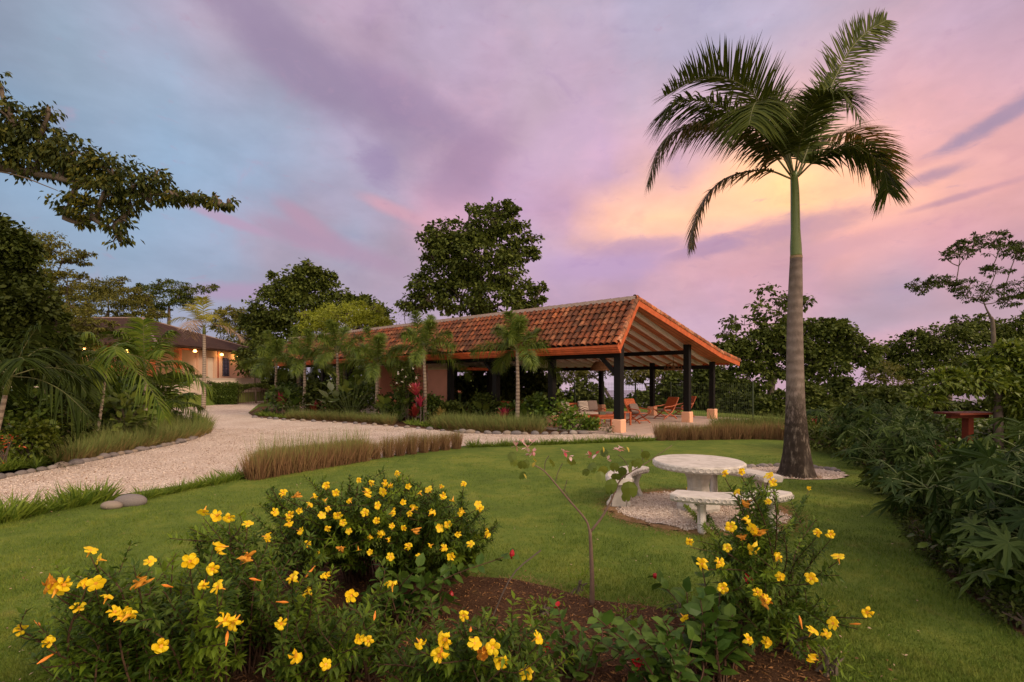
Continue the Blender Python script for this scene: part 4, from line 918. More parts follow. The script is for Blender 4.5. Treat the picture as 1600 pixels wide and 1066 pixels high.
def palm(name, bx, crown, Y, label, cat, group, mat, nf, flen, L, w, trunk_r, plume=0, lean=0, tm=None, grav=.35, elev=(20, 75), shaft=True, droopf=.5, n=34, lift=0., yel=None, seed=0, trunk_c=(.30, .24, .19)):
    r_ = np.random.default_rng(seed); base = W(bx[0], bx[1], Y); base[2] = Hs(base[0], base[1]); top = W(crown[0], crown[1], Y+lean)
    t = thing(name, base, label, cat, group); g = G(); g.tube(cr([base-[0, 0, .05], base+(top-base)*.5+[.03, 0, 0], top], 14), np.linspace(trunk_r*1.25, trunk_r*.8, 14), 10); g.build('trunk', tm or M_TRUNK, t, smooth=True)
    if shaft: g = G(); up_ = nrm(top-base); g.tube([top-up_*.1, top+up_*.2, top+up_*.5], [trunk_r*.95, trunk_r*.9, trunk_r*.35], 8); g.build('crownshaft', M_SHAFT, t, smooth=True); top = top+up_*.3
    for q in range(nf):
        a_ = q*2.4+r_.uniform(-.3, .3); e = radians(elev[0]+(elev[1]-elev[0])*((q+.5)/nf)); fl = flen*r_.uniform(.85, 1.1)
        h = np.array([cos(a_), sin(a_), 0]); p = [top+h*fl*s*cos(e)*(1-.12*s)+np.array([0, 0, fl*(s*sin(e)-droopf*s*s*cos(e)**.5)]) for s in (0, .3, .6, .85, 1)]
        frond(p, t, (yel if yel is not None and q < 3 else mat), n=n, L=L, w=w, plume=plume, grav=grav, rr=.012*max(1, trunk_r*12), lift=lift, t0=.16)
    return t
m = MT('thin palm trunk', .9, .1); wz = m.n('ShaderNodeTexWave'); wz.bands_direction = 'Z'; tcn = m.n('ShaderNodeTexCoord'); m.l(tcn.outputs['Object'], wz.inputs[0]); wz.inputs['Scale'].default_value = 2.2; wz.inputs['Distortion'].default_value = 3
m.col(m.ramp(wz.outputs[1], [(.2, (.20, .15, .12)), (.6, (.34, .27, .21))])); m.bump(wz.outputs[1], .3, .02); M_TRUNK = m.m
FG = 'foxtail palms planted along the pavilion'
for k, (bx, cy, Y, fl, lb) in enumerate([((808,671,0),(808,548),20.0,1.6,'foxtail palm nearest the front posts, rightmost of the thin palms along the pavilion'),
    ((664,660,0),(662,548),22.9,1.7,'foxtail palm standing by the salmon wall and the tall red leaved plant'),
    ((587,657,0),(589,570),24.2,1.65,'foxtail palm whose trunk stands before the left edge of the storeroom wall'),
    ((527,650,0),(527,552),26.3,1.7,'foxtail palm rising out of the broad pale leaves left of the storeroom'),
    ((474,652,0),(476,565),27.0,1.9,'foxtail palm second from the left with the dark red plant at its foot'),
    ((428,650,0),(432,568),28.0,1.7,'foxtail palm at the left end of the pavilion bed, by the gate')]):
    palm('foxtail_palm', (bx[0], bx[1]), cy, Y, lb, 'palm tree', FG, M_FOX, 13, fl*1.3, .50, .032, .075, plume=3, elev=(-2, 80), grav=.35, seed=k, droopf=.5, n=42, shaft=False)
palm('manila_palm', (318, 600), (319, 520), 33.0, 'taller palm with yellow and dried fronds in front of the far house', 'palm tree', None, M_YEL, 11, 2.9, .85, .06, .11, elev=(22, 78), seed=21, yel=M_DRY, lift=.1, droopf=.7)
palm('young_palm', (226, 668), (226, 592), 17.0, 'young palm with broad arching fronds hiding the middle of the far house', 'palm tree', None, M_LUSH, 11, 2.3, .75, .055, .055, elev=(15, 85), seed=5, grav=.5, droopf=.6, shaft=True, n=44)
palm('young_palm', (262, 668), (262, 634), 18.6, 'low palm with a full round crown at the end of the left bed', 'palm tree', None, M_LUSH, 14, 1.6, .55, .05, .07, elev=(5, 75), seed=6, grav=.5, shaft=False)
palm('slender_palm', (148, 690), (168, 560), 14.5, 'slender leaning palm with a thin pale stem in the left bed', 'palm tree', None, M_LUSH, 8, 1.8, .65, .05, .035, elev=(-5, 70), seed=8, grav=.7, shaft=False, droopf=.8)
palm('arching_palm', (-25, 748), (10, 610), 10.6, 'dark arching palm fronds reaching in at the left edge', 'palm tree', None, M_PALMD, 9, 1.7, .7, .05, .05, elev=(0, 75), seed=9, grav=.7, droopf=.6)
palm('arching_palm', (60, 705), (70, 600), 12.6, 'dark leafy palm behind the strappy tufts at the far left', 'palm tree', None, M_PALMD, 10, 1.5, .6, .05, .05, elev=(10, 80), seed=11, grav=.6, droopf=.6)
# ================================================================ trees
M_BARK = plain('tree bark', (.13, .10, .08), .95, .1, .35, 5, .5)
M_BARKL = plain('pale tree bark', (.24, .19, .16), .95, .1, .25, 5, .4)
LD = leafmat('dark broadleaf', [(.012,.022,.007),(.024,.040,.010),(.040,.060,.015),(.018,.032,.009)], .6, .2, .18, .35)
LM = leafmat('mid broadleaf', [(.018,.032,.009),(.036,.058,.015),(.060,.086,.022),(.028,.044,.012)], .6, .22, .18, .3)
LO = leafmat('olive acacia leaf', [(.035,.045,.014),(.060,.072,.020),(.085,.095,.026),(.045,.055,.016)], .6, .25, .2, .3)
LY = leafmat('yellow green leaf', [(.09,.13,.015),(.16,.21,.022),(.24,.28,.035),(.12,.16,.02)], .5, .35, .3, .5)
LW = leafmat('overhanging limb leaf', [(.010,.017,.005),(.018,.029,.008),(.034,.046,.012),(.09,.09,.015)], .6, .2, .15, 1.0)
LB = leafmat('bright bush leaf', [(.03,.055,.010),(.055,.095,.016),(.10,.145,.022),(.045,.075,.012)], .4, .28, .4, .6)
def tree(label, Y, trunk, blobs, leaf, n, mat, bark=M_BARK, tr=.25, tmpl=LEAFB, per=22, cr_=.45, group='trees around the garden', cat='tree', name='broadleaf_tree', dz=None, droop=.5, sub=5, dj=.5, dscale=1.0, base=None, flat=1.0, fill=.35, limb=None, rough_edge=True):
    """trunk: photo points from the base up; blobs: (px,py,rx,ry) masses of the crown"""
    if per >= 14 and rough_edge:
        ex_ = []
        for q_ in blobs:
            nsat = 3 if q_[2] > 20 else (2 if q_[2] > 12 else 0)
            for _ in range(nsat):
                an_ = rng.uniform(-.35, pi+.35); k_ = rng.uniform(.24, .40); ex_.append((q_[0]+q_[2]*cos(an_)*1.02, q_[1]-q_[3]*sin(an_)*1.02, q_[2]*k_, q_[3]*k_))
        blobs = [(q_[0], q_[1], q_[2]*.88, q_[3]*.88)+tuple(q_[4:]) for q_ in blobs]+ex_
    bx, by = trunk[0]; b = W(bx, by, Y) if base is None else np.array(base, float); b[2] = Hs(b[0], b[1])-.1
    t = thing(name, b, label, cat, group); g = G(); tp = [b]+[W(px, py, Y) for px, py in trunk[1:]]
    P = cr(tp, 16); g.tube(P, np.linspace(tr*1.15, tr*.5, 16), 9)
    if limb: g.tube(cr([P[-1]]+[W(*q_, Y) for q_ in limb], 40), np.linspace(.10, .012, 40), 7)
    gl = G(); sc_ = Y/FP; tot = sum(q[2]*q[3] for q in blobs)
    nodes = [P[i_] for i_ in range(9, 16)]+([W(*q_, Y) for q_ in limb] if limb else []); lastn = len(nodes)
    for bl in sorted(blobs, key=lambda q_: (q_[0]-trunk[-1][0])**2+(q_[1]-trunk[-1][1])**2*1.5):
        px, py, rx, ry = bl[:4]; r3 = np.array([rx*sc_, max(rx, ry)*sc_*.75*dscale, ry*sc_]); c = W(px, py, Y+(bl[4] if len(bl) > 4 else rng.uniform(-dj, dj)*rx*sc_))
        m_ = c-np.array([0, 0, r3[2]*.5]); top = min(nodes, key=lambda q_: np.linalg.norm(q_-m_)+(.6*max(0, q_[2]-m_[2]))+.15*np.linalg.norm(q_-P[-1])); mid = (top+m_)/2+np.array([0, 0, -.08*np.linalg.norm(m_-top)])
        br = cr([top, mid, m_, c], 12); k0 = .42 if np.linalg.norm(top-P[-1]) < .5 else .24
        g.tube(br, np.linspace(tr*k0, tr*.09, 12), 5); nodes += [br[5], br[8], br[11]]
        nc = max(4, int(n*rx*ry/tot/per)); d = rdir(nc); rr = rng.uniform(fill, 1, nc)**.45*rng.choice([1, 1, 1, 1.22], nc); cc = c+d*r3*rr[:, None]*.92
        for q in range(min(nc, sub)):
            k = rng.integers(4, 11); g.tube(cr([br[k], (br[k]+cc[q])/2+[0, 0, .1], cc[q]], 6), np.linspace(tr*.16, tr*.04, 6), 4)
        cs = cr_*np.minimum(1, r3.min()*1.1/max(cr_, .01)); K = per; off = rng.normal(size=(nc, K, 3))*cs*.40*rng.uniform(.6, 1.25, (nc, 1, 1))*np.array([1, 1, .55*flat]); pos = (cc[:, None]+off).reshape(-1, 3)
        out = (off*1.2/max(cs, .01)+d[:, None]*.7).reshape(-1, 3); scatter_leaves(gl, pos, out, leaf, tmpl, droop, .6)
    g.build('trunk', bark, t, smooth=True); gl.build('crown', mat, t); return t
# behind the pavilion
tree('tallest round broadleaf tree behind the pavilion roof', 36, [(748,592),(748,480),(752,430)], [(768,345,42,30),(728,368,42,30),(700,392,40,30),(800,366,30,22),(812,395,22,20),(745,400,60,34),(785,425,45,34),(690,432,42,30),(668,466,34,24),(720,462,50,34),(770,470,55,30),(815,462,34,24),(650,476,18,14),(840,478,14,10),(675,400,14,12),(780,330,20,12)], .27, 24000, LM, tr=.34, cr_=.66, per=34, sub=7)
tree('broad dark tree left of the tall tree, with a pointed top', 44, [(470,600),(472,520),(475,480)], [(478,438,28,24),(450,452,36,24),(508,452,28,20),(425,480,34,26),(470,485,50,34),(530,475,34,20),(565,480,32,18),(590,494,20,14),(410,510,26,26),(440,535,44,36),(400,560,26,30),(470,418,12,8)], .31, 20000, LM, tr=.35, cr_=.8, per=34)
tree('round yellow green tree showing above the left end of the pavilion roof', 40, [(540,600),(540,540),(540,520)], [(540,492,50,17),(505,500,32,18),(575,502,34,16),(490,520,20,20),(545,512,60,18),(596,508,16,12)], .19, 17000, LY, tr=.2, cr_=.5, per=34, tmpl=LEAF)
tree('small bare branched tree just left of the tallest tree', 42, [(635,600),(636,540),(634,510)], [(632,490,10,14),(648,498,12,14),(618,510,12,10),(640,470,8,10)], .16, 260, LO, tr=.10, cr_=.6, per=6, tmpl=LEAF, sub=20)
# trees and thicket seen under the pavilion roof
tree('spreading pale trunked tree seen between the sofa and the front post', 40, [(962,640),(940,600),(930,590)], [(905,572,40,12),(945,570,34,12),(880,585,24,14),(925,582,30,10)], .26, 4200, LO, M_BARKL, tr=.13, cr_=.6, per=26, tmpl=LEAF, sub=8)
tree('pale forked tree seen behind the lounge chairs', 38, [(1022,652),(1012,610),(1008,600)], [(995,580,30,14),(1020,575,30,14),(985,592,18,10),(1030,590,16,10),(1050,600,26,20)], .26, 4200, LO, M_BARKL, tr=.13, cr_=.6, per=26, tmpl=LEAF, sub=8)
def thicket(label, Y, blobs, mat, leaf=.3, n=5000, group='bushes behind the pavilion', cr_=.6, tmpl=LEAFB, cat='bush', name='bush', **k):
    px, py = blobs[0][0], max(b[1]+b[3] for b in blobs); return tree(label, Y, [(px, py), (px, blobs[0][1]+blobs[0][3]*.4), (px, blobs[0][1])], blobs, leaf, n, mat, tr=.09, cr_=cr_, per=22, group=group, cat=cat, name=name, tmpl=tmpl, **k)
thicket('bright green bushy growth behind the sofa', 34, [(900,628,42,24),(870,640,30,24),(940,635,34,20),(915,608,22,12)], LM, .26, 6500)
thicket('dark dense bush behind the second post', 33, [(815,615,32,34),(840,600,26,24),(800,640,40,20),(790,605,18,20)], LD, .3, 6500)
thicket('mid green bush behind the braced post', 35, [(750,610,40,24),(735,635,40,20),(770,595,22,14)], LM, .3, 5500)
thicket('dark bush behind the car and the thin palms', 46, [(560,590,40,26),(520,600,40,26),(470,600,36,26),(590,605,26,20)], LD, .36, 6500)
thicket('green bush behind the lounge chairs', 36, [(1000,634,30,18),(1040,625,26,26),(970,640,20,14),(1065,610,24,30)], LM, .26, 6500)
thicket('dense bush behind the wire fence', 33, [(1100,612,32,30),(1085,640,34,16),(1125,630,26,26),(1110,590,24,14)], LD, .28, 7500)
thicket('dark bush low behind the last post', 30, [(1160,632,34,18),(1190,640,30,14),(1140,645,24,10)], LD, .26, 5000)
thicket('low bush left of the royal palm behind the grass', 28, [(1205,642,30,14),(1225,630,20,14)], LM, .24, 3200)
# right of the pavilion
tree('large dark spreading tree between the pavilion and the royal palm', 36, [(1205,662),(1204,620),(1210,585)], [(1180,540,45,22),(1160,560,34,20),(1210,520,34,18),(1250,535,50,26),(1300,540,52,30),(1335,550,34,20),(1290,515,34,12),(1230,570,50,24),(1170,590,44,24),(1290,575,46,22),(1140,545,22,14),(1350,560,20,12),(1150,610,30,22),(1310,520,30,14)], .26, 24000, LM, tr=.30, cr_=.62, per=34)
tree('thin scraggly branched tree rising behind the royal palm', 37, [(1200,640),(1205,540),(1212,505)], [(1200,450,14,9),(1222,465,16,9),(1245,470,16,9),(1262,472,14,8),(1186,478,10,10),(1215,490,26,12),(1180,500,16,9),(1150,502,20,9),(1135,520,16,8)], .32, 900, LM, tr=.13, cr_=.5, per=10, sub=10)
tree('tall thin umbrella shaped tree against the sky at the right edge', 34, [(1553,600),(1552,520),(1546,492)], [(1520,385,26,9),(1548,372,24,9),(1500,398,24,10),(1560,390,28,11),(1590,392,22,12),(1615,400,24,12),(1480,440,28,8),(1450,446,24,9),(1512,448,26,11),(1535,462,34,9),(1555,425,24,7),(1600,450,30,14),(1580,470,24,10),(1440,455,12,8),(1630,430,24,14)], .20, 7600, LD, M_BARK, tr=.15, cr_=.42, per=24, tmpl=LEAF, sub=5, flat=.55)
tree('wide low dark tree behind the leafy hedge at the right', 44, [(1480,640),(1482,590),(1480,560)], [(1430,545,46,22),(1470,528,46,20),(1520,520,50,20),(1570,520,50,22),(1400,562,34,22),(1620,525,50,30),(1500,560,70,26),(1560,560,70,30),(1440,575,50,20),(1425,528,18,8),(1390,580,24,14)], .27, 25000, LM, tr=.3, cr_=.75, per=34)
tree('small pale stemmed tree in the gap between the two dark trees at right', 40, [(1390,655),(1388,620),(1385,605)], [(1370,590,20,10),(1400,600,22,12),(1360,615,18,10),(1420,610,20,12),(1385,575,18,8)], .26, 1900, LO, M_BARKL, tr=.10, cr_=.5, per=16, tmpl=LEAF, sub=10)
thicket('bush with pale flowers seen right of the palm trunk', 24, [(1280,640,26,16),(1305,650,30,14),(1320,632,26,14),(1265,620,14,20)], LM, .2, 5000, 'bushes right of the royal palm', .4)
thicket('dark bush closing the gap behind the red wooden table', 17, [(1500,655,44,22),(1550,650,40,26),(1590,670,40,30),(1460,665,30,18)], LD, .18, 7000, 'bushes right of the royal palm', .35)
thicket('dark hedge like bush closing the low gap under the trees right of the palm', 32, [(1300,612,34,16),(1350,616,36,14),(1400,618,34,14),(1440,612,24,14),(1265,618,16,16)], LD, .26, 7500, 'bushes right of the royal palm', .5)
thicket('dark green bush behind the big lobed leaves', 20, [(1360,640,40,22),(1400,632,36,18),(1330,655,30,14),(1425,645,30,18)], LD, .2, 7000, 'bushes right of the royal palm', .4)
thicket('low creeping bush at the back corner of the lawn', 17, [(1290,690,24,7),(1320,696,24,8),(1345,702,20,8),(1270,684,14,7)], LM, .13, 5000, 'bushes right of the royal palm', .25)
thicket('big bright leaved bush at the right edge', 11.5, [(1560,590,50,30),(1600,570,40,34),(1520,596,50,18),(1600,625,36,28),(1480,598,34,16),(1450,622,22,14),(1630,620,40,50),(1540,575,24,16),(1610,665,34,26)], LB, .15, 15000, 'bushes right of the royal palm', .30, LEAF)
# left side
tree('dark tree with one heavy leafy limb reaching in from the upper left', 10, [(-300,700),(-290,420),(-200,250)],
     [(20,185,40,26),(-20,230,50,40),(60,215,40,30),(105,240,40,28),(140,265,34,24),(60,255,50,20),(175,262,34,20),(205,285,34,20),(240,280,24,16),(235,310,30,12),(275,303,26,11),(310,310,24,9),(340,314,20,9),(357,316,10,8),(160,300,44,16),(110,312,26,11),(150,330,34,12),(180,350,20,14),(188,372,10,12),(100,335,16,8),(75,175,16,11),(-2,125,8,14),(130,345,14,8),(205,322,20,10)],
     .13, 8800, LW, tr=.22, cr_=.19, per=13, tmpl=LEAF, droop=1.3, sub=3, dj=.25, group=None, limb=[(-200,250),(-60,258),(0,262),(30,267),(60,272),(90,278),(120,285),(155,292),(190,300),(225,303),(260,306),(300,309),(335,312)])
def extra_limb(Y, pts, r0, r1, t): g = G(); g.tube(cr([W(a, b, Y) for a, b in pts], 24), np.linspace(r0, r1, 24), 7); return g.build('limb', M_BARK, t, smooth=True)
OT = [o for o in C.objects if o.get('label', '').startswith('dark tree with one heavy')][0]
extra_limb(9.8, [(-100,262),(-20,266),(30,275),(70,290),(90,298)], .02, .006, OT)
tree('very dark leafy tree filling the left edge below the limb', 13, [(-30,680),(-20,560),(-10,500)], [(10,385,34,30),(-20,420,50,50),(30,440,36,34),(60,480,30,30),(10,490,60,36),(40,540,56,32),(80,525,30,20),(-10,560,60,40),(-5,350,12,16),(85,500,14,14)], .14, 26000, LD, tr=.2, cr_=.36, per=26)
tree('tall flat topped acacia behind the dark tree at the left', 34, [(95,600),(90,520),(80,470)], [(60,375,44,14),(95,395,40,11),(120,408,22,8),(40,395,44,22),(75,420,40,14),(105,440,30,13),(60,450,50,18),(20,400,30,30),(110,475,34,16),(60,490,44,22)], .22, 14500, LO, tr=.2, cr_=.6, per=30, tmpl=LEAF, flat=.6)
tree('wide acacia with spreading limbs behind the far house roof', 58, [(165,540),(168,500),(170,485)], [(135,455,34,15),(165,450,40,14),(200,462,30,12),(120,480,28,14),(215,480,28,12),(180,470,50,14),(150,495,44,14),(225,500,30,14)], .30, 13500, LO, tr=.22, cr_=.85, per=30, tmpl=LEAF, flat=.6)
tree('umbrella shaped tree on the skyline above the house ridge', 62, [(262,560),(264,500),(264,478)], [(240,452,24,9),(270,448,28,10),(300,455,22,7),(322,450,14,5),(225,468,20,9),(255,470,34,11),(290,470,24,8),(240,488,24,9)], .30, 7600, LM, tr=.22, cr_=.8, per=22, tmpl=LEAF, flat=.6)
tree('olive tree between the manila palm and the pointed dark tree', 56, [(372,600),(374,540),(375,510)], [(365,490,20,9),(385,500,22,12),(355,510,22,12),(380,525,30,18),(395,545,26,26),(345,500,14,8)], .32, 6500, LO, tr=.2, cr_=.8, per=22, tmpl=LEAF)
tree('fine leaved dark tree hanging over the left part of the far house roof', 24, [(70,640),(90,560),(105,530)], [(110,500,34,20),(140,520,26,14),(90,530,36,24),(120,545,30,14),(160,508,16,8),(75,560,30,22),(135,560,24,12)], .17, 9000, LO, tr=.12, cr_=.42, per=26, tmpl=LEAF, flat=.6)
tree('small leafy tree standing right of the far house behind the gate', 42, [(400,632),(398,590),(396,570)], [(402,548,20,20),(390,570,14,12),(416,572,14,16)], .24, 1800, LM, tr=.08, cr_=.5, per=22)
# ================================================================ shrubs of the left bed
def shrub(name, label, cat, px, py, Y, rx, h, leaf, tmpl, n, mat, group=None, droop=.3, stems=9, lean=.0, M_S=None, crl=None, bottom=.15):
    b = W(px, py, Y); b[2] = Hs(b[0], b[1]); t = thing(name, b, label, cat, group); g = G(); gl = G()
    per = 9; nc = max(6, n//per)
    d = rdir(nc, .3); rr = rng.uniform(.25, 1, nc)**.5; c = b+np.array([0, 0, h*(.5+bottom/2)])+d*np.array([rx, rx, h*(.5-bottom/2)])*rr[:, None]
    for q in range(min(stems, nc)): g.tube(cr([b+[rng.normal()*.04, rng.normal()*.04, -.02], b+(c[q]-b)*[.35, .35, .6], c[q]], 7), np.linspace(.018, .005, 7), 5)
    off = rng.normal(size=(nc, per, 3))*(crl or leaf*.8)*np.array([1, 1, .7]); pos = (c[:, None]+off).reshape(-1, 3); out = (d[:, None]*.8+off/(leaf*.8)+np.array([0, 0, .3])).reshape(-1, 3)
    scatter_leaves(gl, pos, out, leaf, tmpl, droop, .5); g.build('stems', M_S or M_BARK, t); gl.build('foliage', mat, t); return t
LS = leafmat('glossy shrub leaf', [(.02,.045,.012),(.04,.080,.018),(.075,.125,.028),(.03,.06,.014)], .4, .25, .45, .8)
LPL = leafmat('plumeria leaf', [(.05,.09,.025),(.09,.14,.04),(.13,.18,.05)], .4, .3, .4, .8)
LRED = leafmat('magenta leaf', [(.30,.012,.05),(.52,.03,.10),(.62,.05,.16),(.20,.01,.04)], .4, .35, .4, 1)
LDR = leafmat('dark burgundy leaf', [(.05,.01,.015),(.12,.018,.028),(.20,.03,.04),(.03,.02,.015)], .4, .2, .4, 1)
LCR = leafmat('variegated leaf', [(.22,.13,.05),(.40,.24,.08),(.12,.12,.03),(.34,.14,.06)], .45, .25, .4, 1)
for a in [('dense glossy shrub under the dark tree at the left edge', 25, 715, 12.0, .9, 1.7, .15, LS), ('dark tangled shrub left of the slender palm', 90, 700, 12.8, .8, 1.8, .13, LD), ('mid green shrub between the slender palm and the house', 120, 672, 16, 1.1, 2.1, .17, LS),
          ('shrub with yellow tinged leaves low behind the strappy tufts', 45, 712, 11.6, .5, 1.0, .10, LB), ('leafy shrub behind the young broad palm', 205, 668, 18.5, 1.0, 1.5, .16, LS), ('tall shrub rising beside the slender palm stem', 185, 676, 16.8, .8, 2.0, .16, LS),
          ('dark shrub at the back of the left bed below the terrace', 160, 655, 21, 1.8, 2.2, .2, LD), ('dark shrub mass behind the far left palms', 60, 668, 17, 1.8, 2.6, .2, LD), ('low shrub between the young palm and the crowned low palm', 250, 668, 18.5, .6, .8, .13, LS)]:
    shrub('shrub', a[0], 'shrub', a[1], a[2], a[3], a[4], a[5], a[6], LEAFB, 1500, a[7], 'shrubs in the left bed')
shrub('plumeria', 'broad leaved plumeria shrub with pale green paddle leaves in the left bed', 'shrub', 198, 682, 15.2, .75, 1.45, .34, LEAFB, 170, LPL, None, .2, 14, crl=.14)
shrub('orange_flowered_plant', 'low plant with orange red flowers at the far left edge', 'plant', 8, 712, 10.9, .28, .75, .07, LEAF, 160, leafmat('orange petals', [(.6,.08,.03),(.75,.14,.05),(.05,.08,.02),(.04,.02,.015)], .5, .3))
# strappy yucca-like rosettes
def rosette(name, label, cat, px, py, Y, n, L, w, mat, group=None, h0=.0, elev=(.25, 1.4), droop=.35, stemmat=None, seed=0, fold=None):
    b = W(px, py, Y); b[2] = Hs(b[0], b[1]); t = thing(name, b, label, cat, group)
    if h0 > .05: g = G(); g.tube([b, b+[.02, 0, h0*.5], b+[0, 0, h0]], [.022, .018, .015], 6); g.build('stem', stemmat or M_BARKL, t)
    g = G(); a_ = rng.uniform(0, 2*pi, n); e = rng.uniform(elev[0], elev[1], n); d = np.stack([np.cos(a_)*np.cos(e), np.sin(a_)*np.cos(e), np.sin(e)], 1)
    hh = rng.uniform(-.12, .0, n)*(h0 > .3)*2; up = np.cross(np.cross(d, [0, 0, 1.]), d)
    blades(g, b+np.stack([d[:, 0]*.02, d[:, 1]*.02, h0+hh], 1), d, rng.uniform(.75, 1.1, n)*L, w*rng.uniform(.8, 1.2, n), droop*rng.uniform(.6, 1.4, n), 4, 0, up); g.build('leaves', mat, t); return t
rosette('dracaena', 'dark strappy rosette among the tufts left of the soft grass', 'plant', 88, 712, 11.3, 46, .62, .03, LD, 'strappy rosettes in the left bed'); rosette('dracaena', 'dark strappy rosette right beside the first soft grass clump', 'plant', 58, 716, 11.0, 40, .55, .03, LS, 'strappy rosettes in the left bed')
# pavilion bed
def cord(px, py, Y, h0, L, label, mat=LRED, n=26, seed=0, elev=(.5, 1.5)): return rosette('cordyline', label, 'plant', px, py, Y, int(n*1.5), L, .12, mat, 'red leaved plants in the pavilion bed', h0, elev, .25)
cord(441, 645, 27.5, .75, .75, 'bright magenta cordyline beside the leftmost thin palm'); cord(492, 647, 26.5, .35, .75, 'dark burgundy cordyline between the first and second thin palms', LDR, 34); cord(520, 650, 26, .3, .65, 'burgundy cordyline right of the second thin palm', LDR, 30)
cord(650, 662, 22.4, 1.45, .62, 'tallest magenta cordyline in front of the salmon wall', n=30); cord(657, 662, 22.2, .95, .55, 'second magenta cordyline head just below the tallest one', n=22); cord(648, 661, 22.1, .5, .6, 'burgundy leaves low under the tall magenta cordyline', LDR, 30)
cord(788, 672, 20.6, .45, .62, 'magenta cordyline left of the rightmost thin palm', n=30, elev=(.8, 1.5))
rosette('croton', 'cream and brown variegated rosette right of the tall magenta plant', 'plant', 688, 662, 22.0, 70, .55, .05, LCR, None, .45, (-.2, 1.4), .3)
rosette('fern', 'large green strappy fern below the salmon wall corner', 'plant', 728, 665, 22.0, 70, 1.15, .075, LM, None, .15, (.3, 1.3), .45)
rosette('fern', 'arching green fern left of the salmon wall', 'plant', 612, 655, 24.0, 50, .95, .07, LM, None, .1, (.4, 1.4), .5)
rosette('fern', 'green fern at the left tip of the pavilion bed', 'plant', 415, 650, 27.6, 60, .95, .08, LS, None, .1, (.2, 1.3), .5)
def paddle(name, label, px, py, Y, n, L, mat, tall, group=None, wide=1.0):
    b = W(px, py, Y); b[2] = Hs(b[0], b[1]); t = thing(name, b, label, 'plant', group); g = G(); gl = G()
    for q in range(n):
        a_ = q*2.4+rng.uniform(-.4, .4); e = rng.uniform(.6, 1.35); d = np.array([cos(a_)*cos(e), sin(a_)*cos(e), sin(e)]); l_ = tall*rng.uniform(.5, 1); p = b+d*l_
        g.tube(cr([b, b+d*l_*.5+[0, 0, .05], p], 6), .012, 4); X, Y_, Z = axes(nrm(d[None]+[0, 0, -.5]), None); gl.inst(*LEAFB, p[None], X*wide, Y_, Z, L*rng.uniform(.8, 1.2))
    g.build('stalks', M_S2, t); gl.build('leaves', mat, t); return t
M_S2 = plain('green stalk', (.09, .12, .035), .6, .3, .2, 5, 0)
LPALE = leafmat('pale backed leaf', [(.10,.16,.06),(.30,.34,.22),(.07,.13,.035)], .5, .3)
for a in [('big pale leaved plant under the third thin palm', 523, 655, 25.5, 16, .65, LPALE, 1.5), ('tall ginger stalks with light green leaves left of the storeroom', 548, 655, 25, 26, .42, LPL, 2.4), ('broad green leaves beside the second thin palm', 458, 648, 26.8, 16, .6, LS, 1.2),
          ('yellow green broad leaved plant before the storeroom door', 602, 662, 23.3, 16, .50, LPL, .9), ('broad dark leaves at the foot of the storeroom wall', 625, 664, 22.9, 18, .45, LS, .9), ('broad leaves right of the magenta plant nearest the sofa', 818, 676, 20.4, 18, .40, LS, .8),
          ('large grey green leaves behind the rightmost thin palm', 830, 668, 21.2, 14, .50, LD, 1.1), ('broad leaves right of the fern under the salmon wall', 755, 668, 21.5, 14, .45, LM, .8), ('light green heart shaped leaves low by the stones near the rightmost thin palm', 828, 678, 20.0, 9, .38, LPL, .4)]:
    paddle('leafy_plant', *a, group='broad leaved plants in the pavilion bed')
for k_, q_ in enumerate([('leafy dark shrub filling the bed behind the leftmost thin palms', 450, 644, 28.2, 1.0, 1.6, .2, LS), ('dark shrub behind the burgundy plants', 500, 646, 27.5, 1.0, 1.7, .2, LD), ('tall green shrub left of the storeroom wall', 562, 650, 26.2, .9, 1.9, .18, LS), ('dark green shrub under the storeroom wall', 610, 656, 24.6, .7, 1.2, .16, LD), ('green shrub right behind the tall magenta plant', 672, 660, 23.4, .5, 1.15, .15, LS),
    ('dark shrub against the second braced post', 760, 664, 22.4, .8, 1.2, .16, LD), ('loose shrub between the fern and the braced post', 705, 662, 23.0, .6, .8, .15, LM), ('dark low shrub left of the rightmost thin palm', 800, 670, 21.2, .5, .9, .14, LS), ('leafy shrub behind the broad leaves near the sofa', 838, 672, 20.8, .6, 1.25, .16, LS), ('green shrub under the third thin palm', 536, 650, 26.0, .8, 1.3, .18, LM), ('tall shrub between storeroom door and thin palm', 640, 657, 24.0, .5, 1.6, .15, LS)]):
    shrub('shrub', q_[0], 'shrub', q_[1], q_[2], q_[3], q_[4], q_[5], q_[6], LEAFB, 1300, q_[7], 'filling shrubs in the pavilion bed')
WF = shrub('white_flowered_shrub', 'tall shrub with small white flowers before the storeroom door', 'shrub', 636, 660, 23.2, .55, 2.45, .15, LEAFB, 900, LD)
m = MT('white petal', .5, .3); m.col((.75, .68, .62)); M_WP = m.m
g = G(); wb = W(636, 660, 23.2)
for px, py in ((628,577),(622,583),(634,590),(645,575),(628,596),(640,603),(650,590),(620,600)):
    p = W(px, py, 22.6); d = rdir(5); g.inst(*LEAFB, np.repeat(p[None], 5, 0), *axes(d), .09)
g.build('blossoms', M_WP, WF)
